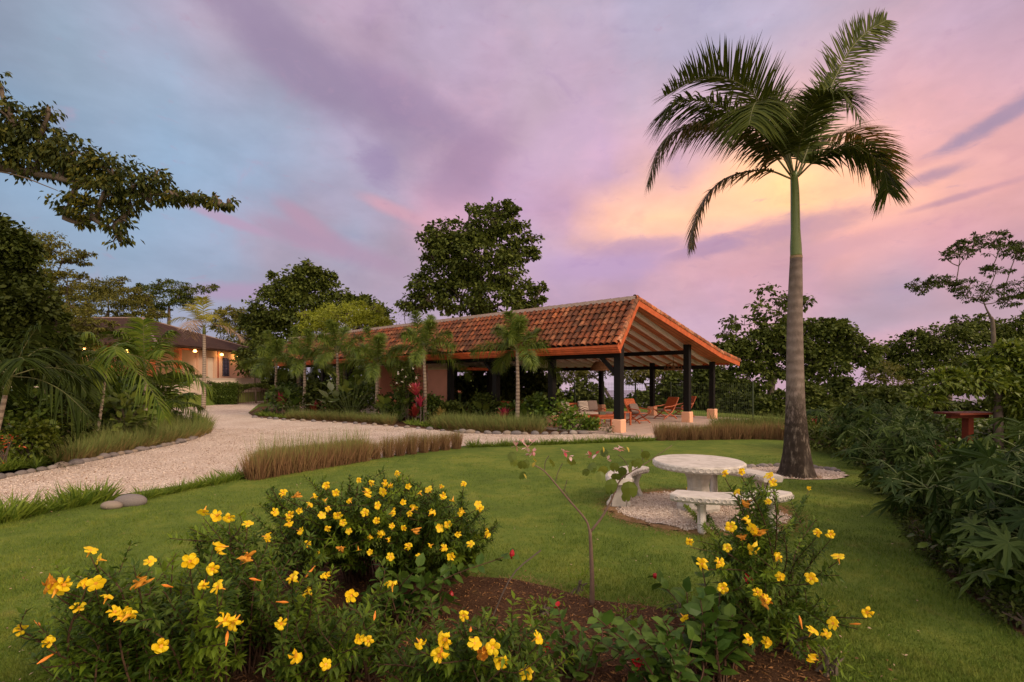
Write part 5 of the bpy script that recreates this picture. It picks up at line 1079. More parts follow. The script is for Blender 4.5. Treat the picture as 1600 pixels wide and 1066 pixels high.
for px, py, lb in ((601,662,'small pale orange flower spikes among leaves left of the white flowered shrub'),(718,664,'single pale orange flower head over the fern')):
    t = thing('flower_spike', W(px, py, 23), lb, 'flower'); b = W(px, py, 23); g = G(); gl = G()
    for q in range(5 if px < 700 else 2):
        p = b+np.array([rng.uniform(-.35, .9) if px < 700 else rng.uniform(-.05, .05), 0, rng.uniform(.85, 1.15) if px < 700 else 1.45]); g.tube([b, (b+p)/2+[.02, 0, 0], p], .008, 4); d = rdir(9, .5); gl.inst(*LEAF, np.repeat(p[None], 9, 0), *axes(d), .13)
    g.build('stalks', M_S2, t); gl.build('petals', leafmat('salmon petals', [(.7,.25,.14),(.8,.38,.25)], .5, .3), t)
for a in [('dense leafy shrub between the rightmost thin palm and the sofa', 868, 674, 20.2, .75, 1.15, .17), ('leafy shrub with upright stems left of the coffee table', 892, 677, 19.2, .55, .62, .14), ('small leafy shrub hiding the left corner of the coffee table', 922, 677, 18.9, .28, .45, .12)]:
    shrub('low_tree_shrub', a[0], 'shrub', a[1], a[2], a[3], a[4], a[5], a[6], LEAFB, 520, leafmat('fresh leaf', [(.03,.07,.015),(.06,.125,.025),(.11,.18,.035),(.04,.09,.02)], .4, .3), 'leafy shrubs before the sofa', stems=16)
shrub('dark_fern_tuft', 'small dark plant by the plinth of the front post', 'plant', 950, 680, 18.0, .16, .3, .12, LEAFN, 90, LM)
# ================================================================ far house, lights, hedge, gate, car
m = MT('old clay roof', .9, .1); wv = m.n('ShaderNodeTexWave'); tcn = m.n('ShaderNodeTexCoord'); m.l(tcn.outputs['Object'], wv.inputs[0]); wv.inputs['Scale'].default_value = 1.1; wv.bands_direction = 'X'; wv.inputs['Distortion'].default_value = 2.5; wv.inputs['Detail'].default_value = 4
m.col(m.ramp(m.math('MULTIPLY_ADD', wv.outputs[1], .45, m.math('MULTIPLY', m.noise(2.5, 5, .7), .6)), [(.25, (.018, .010, .008)), (.6, (.055, .028, .020)), (.85, (.10, .05, .035))])); M_OROOF = m.m
M_BEIGE = plain('warm house wall', (.66, .42, .31), .85, .2, .06, 1.5, .05)
hb = np.array([-24.5, 34., 1.45]); hs = thing('far_house', hb, 'salmon walled house with dark hipped tile roof on the rise behind the left palms', 'house')
X0, X1, Y0, Y1, ZF, ZE = -45., -24.6, 35., 49.5, 1.42, 4.40
def hbox(a, b, c, d, e, f_, mat, name, par=None): g = G(); g.box(a, b, c, d, e, f_, 0); return g.build(name, mat, par or hs)
# right face wall with openings
hbox(X1-.2, X1, 40.2, 41.4, ZF-.3, ZE-.1, M_BEIGE, 'wall'); hbox(X1-.2, X1, 42.3, 43.5, ZF-.3, ZE-.1, M_BEIGE, 'wall'); hbox(X1-.2, X1, 44.5, Y1, ZF-.3, ZE-.1, M_BEIGE, 'wall'); hbox(X1-.2, X1, 43.5, 44.5, ZF-.3, ZF+.75, M_BEIGE, 'wall'); hbox(X1-.2, X1, 43.5, 44.5, ZF+2.3, ZE-.1, M_BEIGE, 'wall'); hbox(X1-.2, X1, 41.4, 42.3, ZF+2.3, ZE-.1, M_BEIGE, 'wall')
hbox(X1-1.5, X1-1.3, 41.0, 43.5, ZF, ZE-.1, M_CREAM, 'wall'); hbox(X1-.15, X1-.10, 41.41, 42.29, ZF, ZF+2.28, M_CREAM, 'door'); hbox(X0, X1-6, Y0+6, Y0+6.2, ZF-.3, ZE-.1, M_BEIGE, 'wall'); hbox(X1-6, X1-5.8, Y0+1, Y0+6.2, ZF-.3, ZE-.1, plain('pale interior wall', (.70, .46, .33), .8), 'wall')  # inner terrace wall slightly paler than the outer walls
hbox(X1-6, X1-.2, 40.0, 40.19, ZF-.3, ZE-.1, M_BEIGE, 'wall'); hbox(X0, X1, Y1-.2, Y1-.002, ZF-.3, ZE-.1, M_BEIGE, 'wall')
g = G(); g.box(X1-.10, X1+.01, 43.52, 44.48, ZF+.76, ZF+2.0, 0); th_ = np.linspace(0, pi, 12); v = [(X1+.01, 44.0+.48*cos(q), ZF+2.0+.28*sin(q)) for q in th_]; g.add(v, [tuple(range(12))]); win = g.build('window', plain('dark window glass', (.02, .02, .03), .1, .6, .2, 3, 0), hs)
g = G()
for q in range(5): g.box(X1+.015, X1+.03, 43.54+q*.235-.01, 43.56+q*.235, ZF+.76, ZF+2.2, 0)
for q in range(5): g.box(X1+.031, X1+.04, 43.52, 44.48, ZF+.9+q*.3, ZF+.925+q*.3, 0)
g.build('grille', M_BLACK, win)
hbox(X1-.06, X1+.04, 42.75, 42.9, ZF, ZE-.1, plain('rust downpipe', (.30, .07, .03)), 'downpipe')
for x_, y_ in ((X1-.2, Y0+.2), (X1-3.2, Y0+.2), (X1-6.2, Y0+.2), (X1-9.2, Y0+.2), (X1-12.2, Y0+.2), (X1-15, Y0+.2), (X1-.2, Y0+3.0)): hbox(x_-.18, x_+.18, y_-.18, y_+.18, ZF, ZE-.25, plain('terracotta column', (.50, .13, .05)), 'column')
hbox(X0, X1, Y0, Y0+.38, ZE-.25, ZE+.02, M_ORANGE, 'beam'); hbox(X1-.38, X1, Y0+.381, 40.2, ZE-.25, ZE+.02, M_ORANGE, 'beam')
hbox(X0, X1+.3, Y0-.5, Y1, ZF-.5, ZF, M_CREAM, 'terrace')
e = .9; A = [(X0-e, Y0-e, ZE-.02), (X1+e, Y0-e, ZE-.02), (X1+e, Y1+e, ZE-.02), (X0-e, Y1+e, ZE-.02)]; RA, RB = (X0+5, 42.2, 6.95), (-30.5, 42.2, 6.95)
g = G(); g.add(A+[RA, RB], [(0, 1, 5, 4), (1, 2, 5), (2, 3, 4, 5), (3, 0, 4)]); g.add([(p[0], p[1], p[2]-.14) for p in A], [(0, 3, 2, 1)]); g.add(A+[(p[0], p[1], p[2]-.14) for p in A], [(0, 4, 5, 1), (1, 5, 6, 2), (2, 6, 7, 3), (3, 7, 4, 0)]); rfo = g.build('roof', M_OROOF, hs)
g = G(); g.tube([RA, RB], .10, 6); g.tube([RB, A[1]], .09, 6); g.tube([RB, A[2]], .09, 6); g.build('ridge_tiles', plain('old ridge', (.22, .15, .13)), rfo)
def lamp_thing(p, label, power=14):
    t = thing('wall_lamp', p, label, 'lamp', 'lit lamps on the far house'); m = bpy.data.materials.get('lamp glow')
    if m is None:
        mm = MT('lamp glow'); mm.b.inputs['Emission Color'].default_value = (1, .50, .12, 1); mm.b.inputs['Emission Strength'].default_value = 9; mm.col((1, .6, .3)); m = mm.m
    g = G(); g.lathe(p, [(.02, -.10), (.11, -.06), (.13, .0), (.08, .09), (.03, .12)], 10); g.build('bulb', m, t); g = G(); g.lathe(np.array(p)+[0, 0, .121], [(.12, 0), (.05, .08), (.02, .12)], 8); g.build('cap', M_BLACK, t)
    l_ = bpy.data.lights.new('lamp_light', 'POINT'); l_.energy = power; l_.color = (1, .55, .2); l_.shadow_soft_size = .1; o = bpy.data.objects.new('lamp_light', l_); C.objects.link(o); o.parent = t; o.location = (.25, -.15, -.1)
lamp_thing(np.array([X1+.45, 39.0, 4.06]), 'lit wall lamp at the corner of the house behind the palm fronds', 16); lamp_thing(np.array([X1+.22, 43.0, 3.98]), 'lit wall lamp over the salmon wall, middle of the three right ones', 14); lamp_thing(np.array([X1+.22, 45.3, 3.98]), 'lit wall lamp at the right, beyond the arched window', 14)
lamp_thing(np.array([-27.4, 36.4, 3.9]), 'lit lamp under the terrace roof glowing between the fronds', 40); lamp_thing(np.array([-30.6, 36.6, 4.15]), 'lit lamp at the left of the terrace near the big tree', 40)
b_ = np.array([-22.4, 38, .4]); t = thing('retaining_wall', b_, 'low cream retaining wall in front of the salmon house', 'wall'); g = G(); g.box(-22.9, -22.6, 35.4, 46, .0, 1.95, 0); g.box(-27.5, -22.9, 35.1, 35.39, .0, 1.85, 0); g.build('wall', M_CREAM, t); g = G(); g.box(-22.95, -22.55, 35.35, 46.05, 1.951, 2.0, 0); g.build('coping', M_CREAM, t)
for a in [('clipped dark hedge under the far house terrace, left of the retaining wall', [(255,594),(270,592),(285,594)], 32.5)]:
    thicket(a[0], a[2], [(q[0], q[1], 15, 7) for q in a[1]], LD, .16, 2600, None, .3, name='hedge', cat='hedge')
thicket('green bush at the terrace front hidden by palm fronds', 33.0, [(200,600,22,12),(235,600,18,12)], LD, .2, 3000, None, .3)
# vine covered hedge and gate
def hedge(label, a, b, z1, n, leaf, mat, thick=.5, name='hedge', group=None):
    a = np.array(a, float); b = np.array(b, float); base = (a+b)/2; base[2] = 0; t = thing(name, base, label, 'hedge', group); N = n; s_ = rng.uniform(0, 1, N); nrm_ = nrm(np.array([-(b-a)[1], (b-a)[0], 0.])); zz = z1*(rng.uniform(0, 1, N)**.8)
    L_ = np.linalg.norm(b-a); bump_ = .15*np.sin(s_*L_*1.7)+.08*np.sin(s_*L_*5); q = rng.choice([-1, 1], N)*rng.uniform(.3, 1, N)**.5*thick*(1-.45*(zz/z1)**3)
    pos = a+(b-a)*s_[:, None]+nrm_*q[:, None]; pos[:, 2] = H(pos[:, 0], pos[:, 1])*.3+zz*(1+bump_*.4); out = nrm_*np.sign(q)[:, None]*.8+np.array([0, 0, .3]); g = G(); scatter_leaves(g, pos, out, leaf, LEAF, .5, .6); g.build('foliage', mat, t)
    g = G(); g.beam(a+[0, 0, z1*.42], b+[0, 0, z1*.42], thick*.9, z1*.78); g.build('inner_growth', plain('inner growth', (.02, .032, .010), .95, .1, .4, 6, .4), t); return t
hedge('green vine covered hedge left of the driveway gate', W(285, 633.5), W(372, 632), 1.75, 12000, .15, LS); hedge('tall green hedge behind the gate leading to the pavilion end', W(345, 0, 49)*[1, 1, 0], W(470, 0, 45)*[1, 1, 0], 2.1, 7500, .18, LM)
ga, gb = W(356, 632.3), W(418, 632.0); gt_ = thing('driveway_gate', (ga+gb)/2, 'rusty iron bar gate with vine growing over its top across the drive', 'gate'); g = G(); d_ = gb-ga; L_ = np.linalg.norm(d_); g.beam(ga+[0, 0, .12], gb+[0, 0, .12], .05, .06); g.beam(ga+[0, 0, 1.15], gb+[0, 0, 1.15], .05, .06); M_RUST = plain('rusty brown iron', (.10, .055, .04), .8)
g.build('rail', M_RUST, gt_); g = G(); n_ = int(L_/.115)
for q in range(n_+1): p = ga+d_*q/n_; g.beam(p+[0, 0, .05], p+[0, 0, 1.3], .028, .028, 0, (1, 0, 0))
g.build('bars', M_RUST, gt_)
g = G(); N = 2600; s_ = rng.uniform(0, 1, N); env = np.where(s_ < .35, 1.15*(1-s_/.35), 0); arch = .10+1.0*np.abs(s_-.75)**1.6*1.6+env; zz = 1.55-rng.uniform(0, 1, N)*np.clip(arch, .12, 1.5); pos = ga+d_*s_[:, None]+rng.normal(size=(N, 3))*[.1, .12, 0]; pos[:, 2] = zz; scatter_leaves(g, pos, rdir(N), .16, LEAF, .6, .6); g.build('vine', LM, gt_)
# parked car in the shed end of the pavilion
def L2(a, b, z): return PL(a, b, z)
cb = PL(21.0, 5.0, .064); carr = thing('parked_car', cb, 'silver white car parked in the shaded left end of the pavilion', 'car'); f = lambda x, y, z: PL(18.6+x, 4.6+y, .07+z)
M_CAR = plain('silver car paint', (.55, .53, .54), .25, .6, .03, 1, 0); M_GLS = plain('dark car glass', (.015, .016, .02), .08, .6, .1, 1, 0)
pr = [(0, .35), (0, .75), (.12, .98), (.35, 1.05), (.62, 1.62), (.9, 1.74), (2.3, 1.76), (3.0, 1.58), (3.55, 1.12), (4.4, .98), (4.62, .78), (4.65, .35)]
g = G(); n_ = len(pr); sides = [(-.88, 0, 0), (.88, 0, 0)]
v = [f(x, -.90+(.14 if z > 1.1 else 0), z) for x, z in pr]+[f(x, .90-(.14 if z > 1.1 else 0), z) for x, z in pr]; g.add(v, [tuple((i, (i+1) % n_, n_+(i+1) % n_, n_+i)) for i in range(n_)]+[tuple(range(n_)), tuple(range(n_, 2*n_))[::-1]]); g.build('body', M_CAR, carr)
for s_ in (-1, 1):
    for x0, x1 in ((.62, 1.35), (1.43, 2.35), (2.43, 3.25)):
        g = G(); yb, yt = s_*.905, s_*.775; g.add([f(x0, yb, 1.12), f(x1+.08, yb, 1.12), f(min(x1, 3.0), yt, 1.6), f(x0+.08, yt, 1.6)], [(0, 1, 2, 3)]); g.build('window', M_GLS, carr)
g = G(); g.add([f(3.08, -.72, 1.56), f(3.08, .72, 1.56), f(3.55, .8, 1.16), f(3.55, -.8, 1.16)], [(0, 1, 2, 3)]); g.build('windscreen', M_GLS, carr)
for x in (.85, 3.7):
    for s_ in (-1, 1):
        g = G(); th_ = np.linspace(0, 2*pi, 21)[:-1]; v = [f(x+.34*cos(q), s_*y, .34+.34*sin(q)) for y in (.93, .70) for q in th_]; g.add(v, [tuple((i, (i+1) % 20, 20+(i+1) % 20, 20+i)) for i in range(20)]+[tuple(range(20)), tuple(range(20, 40))[::-1]]); wl = g.build('wheel', M_BLACK, carr)
        g = G(); v = [f(x+.2*cos(q), s_*.935, .34+.2*sin(q)) for q in th_]; g.add(v, [tuple(range(20))]); g.build('rim', M_CAR, wl)
# red wooden table frame in the bushes at the right
b_ = W(1512, 690, 11.8); b_[2] = 0; f = L(b_, radians(12)); t = thing('wooden_table', b_, 'red stained wooden table half swallowed by the bush at the right', 'table'); M_RW = plain('red stained wood', (.16, .028, .012), .6, .3, .25, 8, .1)
g = G()
for i in range(4): g.box(-.62, .62, -.3+i*.15, -.3+i*.15+.135, 1.14, 1.18, 0, f)
g.build('tabletop', M_RW, t); g = G(); g.box(-.55, .55, -.06, .06, 1.05, 1.138, 0, f); g.build('brace', M_RW, t); g = G(); g.box(-.075, .075, -.075, .075, 0, 1.049, 0, f); g.build('leg', M_RW, t)
# ================================================================ lobed-leaf plants at the right
def lobed(nl=9, seed=0, curl=.18, nar=1.0):
    r_ = np.random.default_rng(seed); v = [(0, 0, 0)]; pts = []
    for i in range(nl):
        a_ = radians(-140+280*i/(nl-1)); L_ = (1.0-.35*abs(i-(nl-1)/2)/((nl-1)/2))*r_.uniform(.82, 1.1); w = radians(280/(nl-1)/2)*nar*r_.uniform(.85, 1.1)
        # deeply cut lobe with secondary teeth
        for da, rr in ((-w, .24), (-w*.45, .55*L_), (-w*.62, .66*L_), (-w*.18, .78*L_), (0, L_), (w*.18, .78*L_), (w*.62, .66*L_), (w*.45, .55*L_)): pts.append((a_+da, rr))
    pts.append((radians(140)+w, .24))
    for a_, rr in pts: v.append((rr*sin(a_), rr*cos(a_), -curl*rr*rr+.06*sin(a_*4+seed)*rr))
    f = [(0, i, i+1) for i in range(1, len(pts))]; return np.array(v), f
LOB = [lobed(9, 1), lobed(7, 2, .45, .8), lobed(9, 3, .6, .7), lobed(7, 4, .3, .6), lobed(9, 5, .8, .8)]
M_LOB = leafmat('lobed leaf', [(.008,.022,.009),(.018,.040,.014),(.045,.080,.026),(.012,.030,.010),(.05,.085,.022)], .55, .25, .18, 1.2)
M_LST = plain('lobed plant stem', (.045, .045, .022), .8)
def lobeplant(px, py, Y, h, n, L, label, rx=.5, bx=None):
    b = W(px, py, Y); b[2] = Hs(b[0], b[1]); t = thing('lobed_leaf_plant', b, label, 'plant', 'lobed leaf plants at the right edge of the lawn'); g = G(); gp_ = G(); gl = G(); ns = max(2, n//14)
    tops = []
    for q in range(ns):
        tp = b+np.array([rng.normal()*rx*.5, rng.normal()*rx*.5, h*rng.uniform(.5, .95)]); g.tube(cr([b+rng.normal(size=3)*[.08, .08, 0], (b+tp)/2+[0, 0, .05], tp], 8), np.linspace(.028, .014, 8), 6); tops.append(tp)
    for q in range(n):
        tp = tops[q % ns]-np.array([0, 0, rng.uniform(0, .45)*h*.6]); a_ = rng.uniform(0, 2*pi); e = rng.uniform(-.1, .9); d = np.array([cos(a_)*cos(e), sin(a_)*cos(e), sin(e)]); l_ = rng.uniform(.25, .55)*min(1, rx*2); p = tp+d*l_; gp_.tube(cr([tp, tp+d*l_*.55+[0, 0, .03], p], 5), .006, 4)
        dd = nrm(d*[1, 1, 0]+np.array([0, 0, rng.uniform(-.9, -.1)])+rng.normal(size=3)*.15)[None]; up = nrm(np.array([[0, 0, 1.]])+rng.normal(size=(1, 3))*.35); v, f_ = LOB[q % 5]; gl.inst(v, f_, p[None], *axes(dd, up), L*rng.uniform(.45, 1.1))
    g.merge(gp_, 1); g.build('stem', [M_LST, M_S2], t); gl.build('leaves', M_LOB, t)
for a in [(1640,960,4.0,1.25,80,.30,'lobed leaf plant nearest the viewer at the right edge',.6), (1590,900,4.6,1.35,80,.30,'big lobed leaf plant with pale drooping leaves at the right edge',.6), (1530,850,5.6,.85,80,.30,'lobed leaf plant standing over the dark edge of the lawn',.6),
          (1640,850,5.6,1.5,80,.30,'tall lobed leaf plant half cut by the frame',.6), (1470,795,7.0,.72,70,.30,'lobed leaf plant beside the pale bare stake',.6), (1570,790,7.2,.7,60,.3,'lobed leaf plant in the second row under the red table',.7), (1420,765,8.4,1.3,90,.30,'lobed leaf plant at the bend of the lawn edge',.6), (1500,740,9.6,.45,40,.26,'lobed leaf plant in front of the red table leg',.7),
          (1380,735,10.2,1.25,90,.30,'lobed leaf plant at the far end of the lawn edge',.7), (1420,715,11.6,.95,60,.32,'lobed leaf plant behind the bend with upright leaves',.8), (1350,705,13,1.3,90,.32,'farthest lobed leaf plant, right of the palm stones',.8), (1400,690,14.5,1.7,80,.34,'lobed leaf plant under the dark trees at right',.9), (1620,760,8.0,.85,50,.32,'lobed leaf plant at the right edge below the bright bush',.7)]:
    lobeplant(*a[:7], rx=a[7])
t = thing('wooden_stake', W(1424, 822), 'pale bare wooden stake at the dark edge of the lawn', 'stake'); g = G(); b_ = W(1424, 822); g.tube([b_, b_+[.0, .02, .25], b_+[.01, .02, .48]], [.028, .025, .022], 8); g.build('stake', plain('weathered stake', (.22, .17, .08), .9, .1, .3, 20, .3), t)
for a in [('low leafy bush before the red table leg', 1515, 725, 10.6, .55, .50), ('low leafy bush filling the bank below the red table', 1560, 745, 9.2, .6, .5), ('leafy bush in the gap between the lobed plants at the right edge', 1600, 790, 7.4, .6, .6), ('dark bush between the near lobed leaf plants', 1560, 880, 5.2, .5, .45), ('dark leafy bush at the lower right edge', 1620, 930, 4.5, .45, .45),
          ('leafy bush below the second row of lobed plants', 1500, 800, 7.0, .5, .5), ('leafy bush right of the red wooden table', 1590, 715, 11.6, .8, .8), ('leafy bush just behind the red wooden table', 1490, 690, 13.6, .9, .95), ('leafy bush behind the table towards the frame edge', 1560, 690, 13.8, .9, 1.0)]:
    shrub('shrub', a[0], 'shrub', a[1], a[2], a[3], a[4], a[5], .12, LEAFB, 1300, LS, 'bushes filling the right bank', stems=6)
for k, q in enumerate(along(gp([(1395,800),(1440,860),(1500,920),(1560,962),(1620,1005)]), .22, .3)): 
    if k < 22: shrub('ground_plant', 'small dark leafy plant in the shade along the right lawn edge', 'plant', 800+q[0]/q[1]*FP+12, 0, q[1], .16, .16, .055, LEAF, 150, LD, 'small plants along the right lawn edge', stems=4).location.z = 0
rosette('cordyline', 'dark red rosette right of the royal palm trunk', 'plant', 1273, 665, 19, 30, .5, .06, LDR, None, .35)
for a in [('leafy undergrowth right of the royal palm behind the stones', 1300, 702, 14.0, 1.1, .55), ('leafy undergrowth at the far right corner of the lawn', 1345, 712, 12.8, .9, .6), ('dark undergrowth below the far lobed leaf plants', 1375, 735, 11.2, .8, .6), ('undergrowth by the dark red rosette', 1265, 690, 16.5, 1.0, .5), ('dense undergrowth under the bend of the lawn edge', 1410, 775, 8.6, .5, .55), ('dense undergrowth near the bare stake', 1450, 815, 7.0, .45, .5)]:
    shrub('shrub', a[0], 'shrub', a[1], a[2], a[3], a[4], a[5], .11, LEAFB, 1100, LM, 'undergrowth along the right lawn edge', stems=6)
# ================================================================ allamanda bushes
def petal_flower(k, seed):
    r_ = np.random.default_rng(seed); g = G()
    for q in range(5):
        a_ = q*2*pi/5+r_.normal()*.05; ca, sa = cos(a_), sin(a_); U = [(.010, .009, -.006), (.024, .018, .004), (.040, .024, .008), (.053, .017, .003+r_.normal()*.004), (.059, .007, -.002)]; v = []
        sh, cu = 1+r_.normal()*.07, r_.uniform(-3, 5)
        U = [(rr*sh, w*r_.uniform(.85, 1.15), z+cu*rr*rr) for rr, w, z in U]
        for rr, w, z in U:
            for s_ in (-1, 0, 1): x, y = rr, s_*w; z_ = z-.005*abs(s_)+.005*s_; v.append((x*ca-y*sa, x*sa+y*ca, z_*k))
        g.add(v, np.array([(i*3+j, i*3+j+1, i*3+j+4, i*3+j+3) for i in range(4) for j in range(2)]), 0)
    g.lathe((0, 0, 0), [(.004, -.075), (.006, -.05), (.010, -.035), (.014, -.012), (.012, -.002)], 8, 1); g.add([(0, 0, -.012)]+[(.0125*cos(q*pi/4), .0125*sin(q*pi/4), -.004) for q in range(8)], [(0, 1+q, 1+(q+1) % 8) for q in range(8)], 2)
    return g
m = MT('yellow petal', .45, .3); c_ = m.ramp(island(m), [(0, (.86, .46, .006)), (.4, (.94, .62, .012)), (1, (.94, .70, .02))]); m.col(c_); t_ = m.n('ShaderNodeBsdfTranslucent'); m.l(c_, t_.inputs[0]); x_ = m.n('ShaderNodeMixShader'); x_.inputs[0].default_value = .35; m.l(m.b.outputs[0], x_.inputs[1]); m.l(t_.outputs[0], x_.inputs[2]); m.l(x_.outputs[0], m.t.nodes['Material Output'].inputs[0]); M_PET = m.m
M_TUBE = plain('flower tube', (.70, .32, .03), .5, .3, .1, 20, 0); M_THR = plain('flower throat', (.55, .16, .015), .6, .2, .1, 30, 0); M_BUD = plain('orange bud', (.75, .24, .03), .5, .3, .15, 20, 0)
def meshonly(g, mats, name): o = g.build(name, mats, link=False); me = o.data; bpy.data.objects.remove(o); return me
FLM = [meshonly(petal_flower(k, s_), [M_PET, M_TUBE, M_THR], 'allamanda_flower') for k, s_ in ((1, 1), (1.8, 2), (.4, 3), (3.2, 4), (-1.6, 5), (2.4, 6))]
g = G(); g.lathe((0, 0, 0), [(.003, -.07), (.005, -.045), (.010, -.015), (.009, .005), (.002, .03)], 7, 0); BUDM = meshonly(g, [M_BUD], 'bud')
WILT = meshonly(petal_flower(4.5, 9), [plain('wilted petal', (.55, .24, .03), .8, .1, .3, 40, 0), M_TUBE, M_THR], 'wilted_flower')
from mathutils import Vector, Quaternion
def put(me, name, p, d, s, parent, roll=0):
    o = bpy.data.objects.new(name, me); C.objects.link(o); o.parent = parent; o.location = tuple(np.array(p)-np.array(parent['_w'])); o.rotation_mode = 'QUATERNION'
    o.rotation_quaternion = Vector(tuple(d)).to_track_quat('Z', 'Y') @ Quaternion((0, 0, 1), roll); o.scale = (s,)*3; return o
M_STEM = plain('brown twig', (.07, .038, .024), .8, .2, .3, 20, 0)
LAL = leafmat('allamanda leaf', [(.014,.036,.007),(.028,.062,.010),(.052,.095,.016),(.020,.046,.008)], .5, .28, .22, 2.0)
LAL2 = leafmat('fresh allamanda leaf', [(.05,.105,.014),(.085,.15,.02),(.06,.12,.016)], .5, .35, .22, 2.0)
CAM = np.array([0, 0, H0])
LEAFA = (np.array([(0,0,0),(.17,.42,.05),(0,1,-.12),(-.17,.42,.05),(0,.5,-.01)]), [(0,1,2,4),(0,4,2,3)])
def stem_leaves(gl, path, s0, step, L, tmpl, k=4, mat=0):
    seg = np.linalg.norm(np.diff(path, axis=0), axis=1); cum = np.concatenate([[0], np.cumsum(seg)]); s_ = s0*cum[-1]; a0 = rng.uniform(0, 6.3); P = []; D = []; S = []
    while s_ <= cum[-1]+1e-6:
        i = min(np.searchsorted(cum, s_, 'right')-1, len(seg)-1); t_ = (s_-cum[i])/max(seg[i], 1e-6); p = path[i]+(path[i+1]-path[i])*t_; T = nrm(path[i+1]-path[i]); x = nrm(np.cross(T, [.3, .2, 1.])); y = np.cross(T, x); a0 += .8
        near = s_/cum[-1]
        for q in range(k): a_ = a0+q*2*pi/k; P.append(p); D.append(x*cos(a_)+y*sin(a_)+T*(.35+.6*near**3)+rng.normal(size=3)*.15); S.append(L*rng.uniform(.7, 1.15)*(1-.25*(near > .97)))
        s_ += step
    P, D, S = np.array(P), np.array(D), np.array(S); gl.inst(*tmpl, P, *axes(D, nrm(np.tile([0, 0, 1.], (len(P), 1))+rng.normal(size=(len(P), 3))*.3)), S, mat)
def allamanda(label, base_px, flowers, extra, nextra, seed, Lf=.072, zmin=.12, group='yellow allamanda bushes in the foreground bed', step=.034):
    global rng
    sv = rng; rng = np.random.default_rng(seed); bases = [W(*q) for q in base_px]; b = bases[0]; t = thing('allamanda_bush', b, label, 'flowering bush', group); g = G(); gl = G()
    targets = []
    for px, py, Y, bud in flowers:
        ys_ = [e_[4]-.38 for e_ in extra if abs(px-e_[0]) < 1.5*e_[2]+12 and abs(py-e_[1]) < 1.5*e_[3]+25]
        targets.append((W(px, py, min([Y-.1]+ys_)), True, bud))
    for q in range(nextra):
        ex = extra[q % len(extra)]; px = ex[0]+rng.uniform(-1, 1)*ex[2]; py = ex[1]+rng.uniform(-1, 1)*ex[3]; Y = ex[4]+rng.uniform(-.3, .35); p = W(px, py, Y)
        if p[2] < zmin: p[2] = zmin+rng.uniform(0, .15)
        targets.append((p, False, 0))
    nf = 0
    targets = [(p+(0 if fl else nrm(p-CAM)*.12), fl, bud) for p, fl, bud in targets]
    for p, fl, bud in targets:
        bb = min(bases, key=lambda q_: np.linalg.norm((q_-p)[:2])+rng.uniform(0, .25))+rng.normal(size=3)*[.07, .07, 0]; bb[2] = 0; h = p[2]; out = (p-bb)*[1, 1, 0]
        mid = bb+out*.38+np.array([0, 0, h*.62])+rng.normal(size=3)*.05; tip = p+(np.array([0, 0, -.035]) if fl else 0); path = cr([bb, mid, tip], 14)+0; g.tube(path, np.linspace(.008, .0028, 14), 4)
        stem_leaves(gl, path[:-1] if fl else path, .38, step, Lf, LEAFA, 4, 1 if rng.uniform() < .32 else 0)
        for r in range(2 if not fl else 1):
            k = rng.integers(6, 12); sp = path[k]; d = nrm(out*.5+rng.normal(size=3)*.5+np.array([0, 0, .8])); l_ = rng.uniform(.14, .30); sub_ = cr([sp, sp+d*l_*.5+rng.normal(size=3)*.02, sp+d*l_], 6)
            if sub_[-1][2] < .06: continue
            g.tube(sub_, np.linspace(.004, .002, 6), 4); stem_leaves(gl, sub_, .25, step, Lf*.9, LEAFA, 4, 1 if rng.uniform() < .2 else 0)
        if fl and nf < 100:
            nf += 1; tc_ = nrm(CAM-p); d = nrm(tc_*.8+rng.normal(size=3)*.62+np.array([0, 0, .15]))
            if bud: put(BUDM, 'bud', p, nrm(rng.normal(size=3)+[0, -.5, .3]), rng.uniform(.65, .85), t)
            elif rng.uniform() < .07: put(WILT, 'wilted_flower', p, nrm(rng.normal(size=3)+[0, -.4, -.5]), rng.uniform(.42, .6), t, rng.uniform(0, 6))
            else: put(random.choice(FLM), 'flower', p, d, rng.uniform(.46, .70)*(1.08 if p[1] < 3.6 else .95), t, rng.uniform(0, 6))
    g.build('stems', M_STEM, t); gl.build('foliage', [LAL, LAL2], t); rng = sv; return t
def FLS(l, Y0_, y_a, y_b): return [(x, y, Y0_+(y_b-y)/(y_b-y_a)*.0+np.interp(y, [y_a, y_b], [Y0_, Y0_-.5]), b) for x, y, b in l]
back = [(452,805),(503,805),(512,796),(507,783),(536,817),(546,782),(560,751),(570,801),(588,814),(601,755),(598,769),(630,785),(638,760),(647,793),(669,765),(631,825),(638,853),(608,843),(595,835),(578,840),(578,863),(533,858),(672,853),(687,825),(707,783),(724,756),(747,788),(762,833),(716,835),(694,855),(512,827),(465,773),(509,759),(452,817),(468,798),(418,841),(640,803),(655,770),(484,788),(528,806),(700,820),(575,770),(610,760),(492,775),(693,775),(750,793),(442,770),(612,822)]
front = [(457,902),(509,899),(549,931),(462,1028),(509,1038),(612,911),(387,818),(419,839),(318,801),(338,806),(358,810),(575,1002),(562,999),(480,925),(440,975)]
left = [(142,859),(154,874),(234,877),(342,855),(297,877),(318,916),(339,917),(89,920),(101,914),(134,911),(122,948),(167,932),(180,955),(205,957),(31,984),(75,1003),(364,974),(385,871),(332,890),(218,908),(252,1010),(150,912),(78,912),(190,962),(352,968)]
mid = [(724,962),(658,1007),(685,1025),(742,1005),(754,1022),(783,1035),(841,996),(822,1051),(695,1000),(770,1012)]
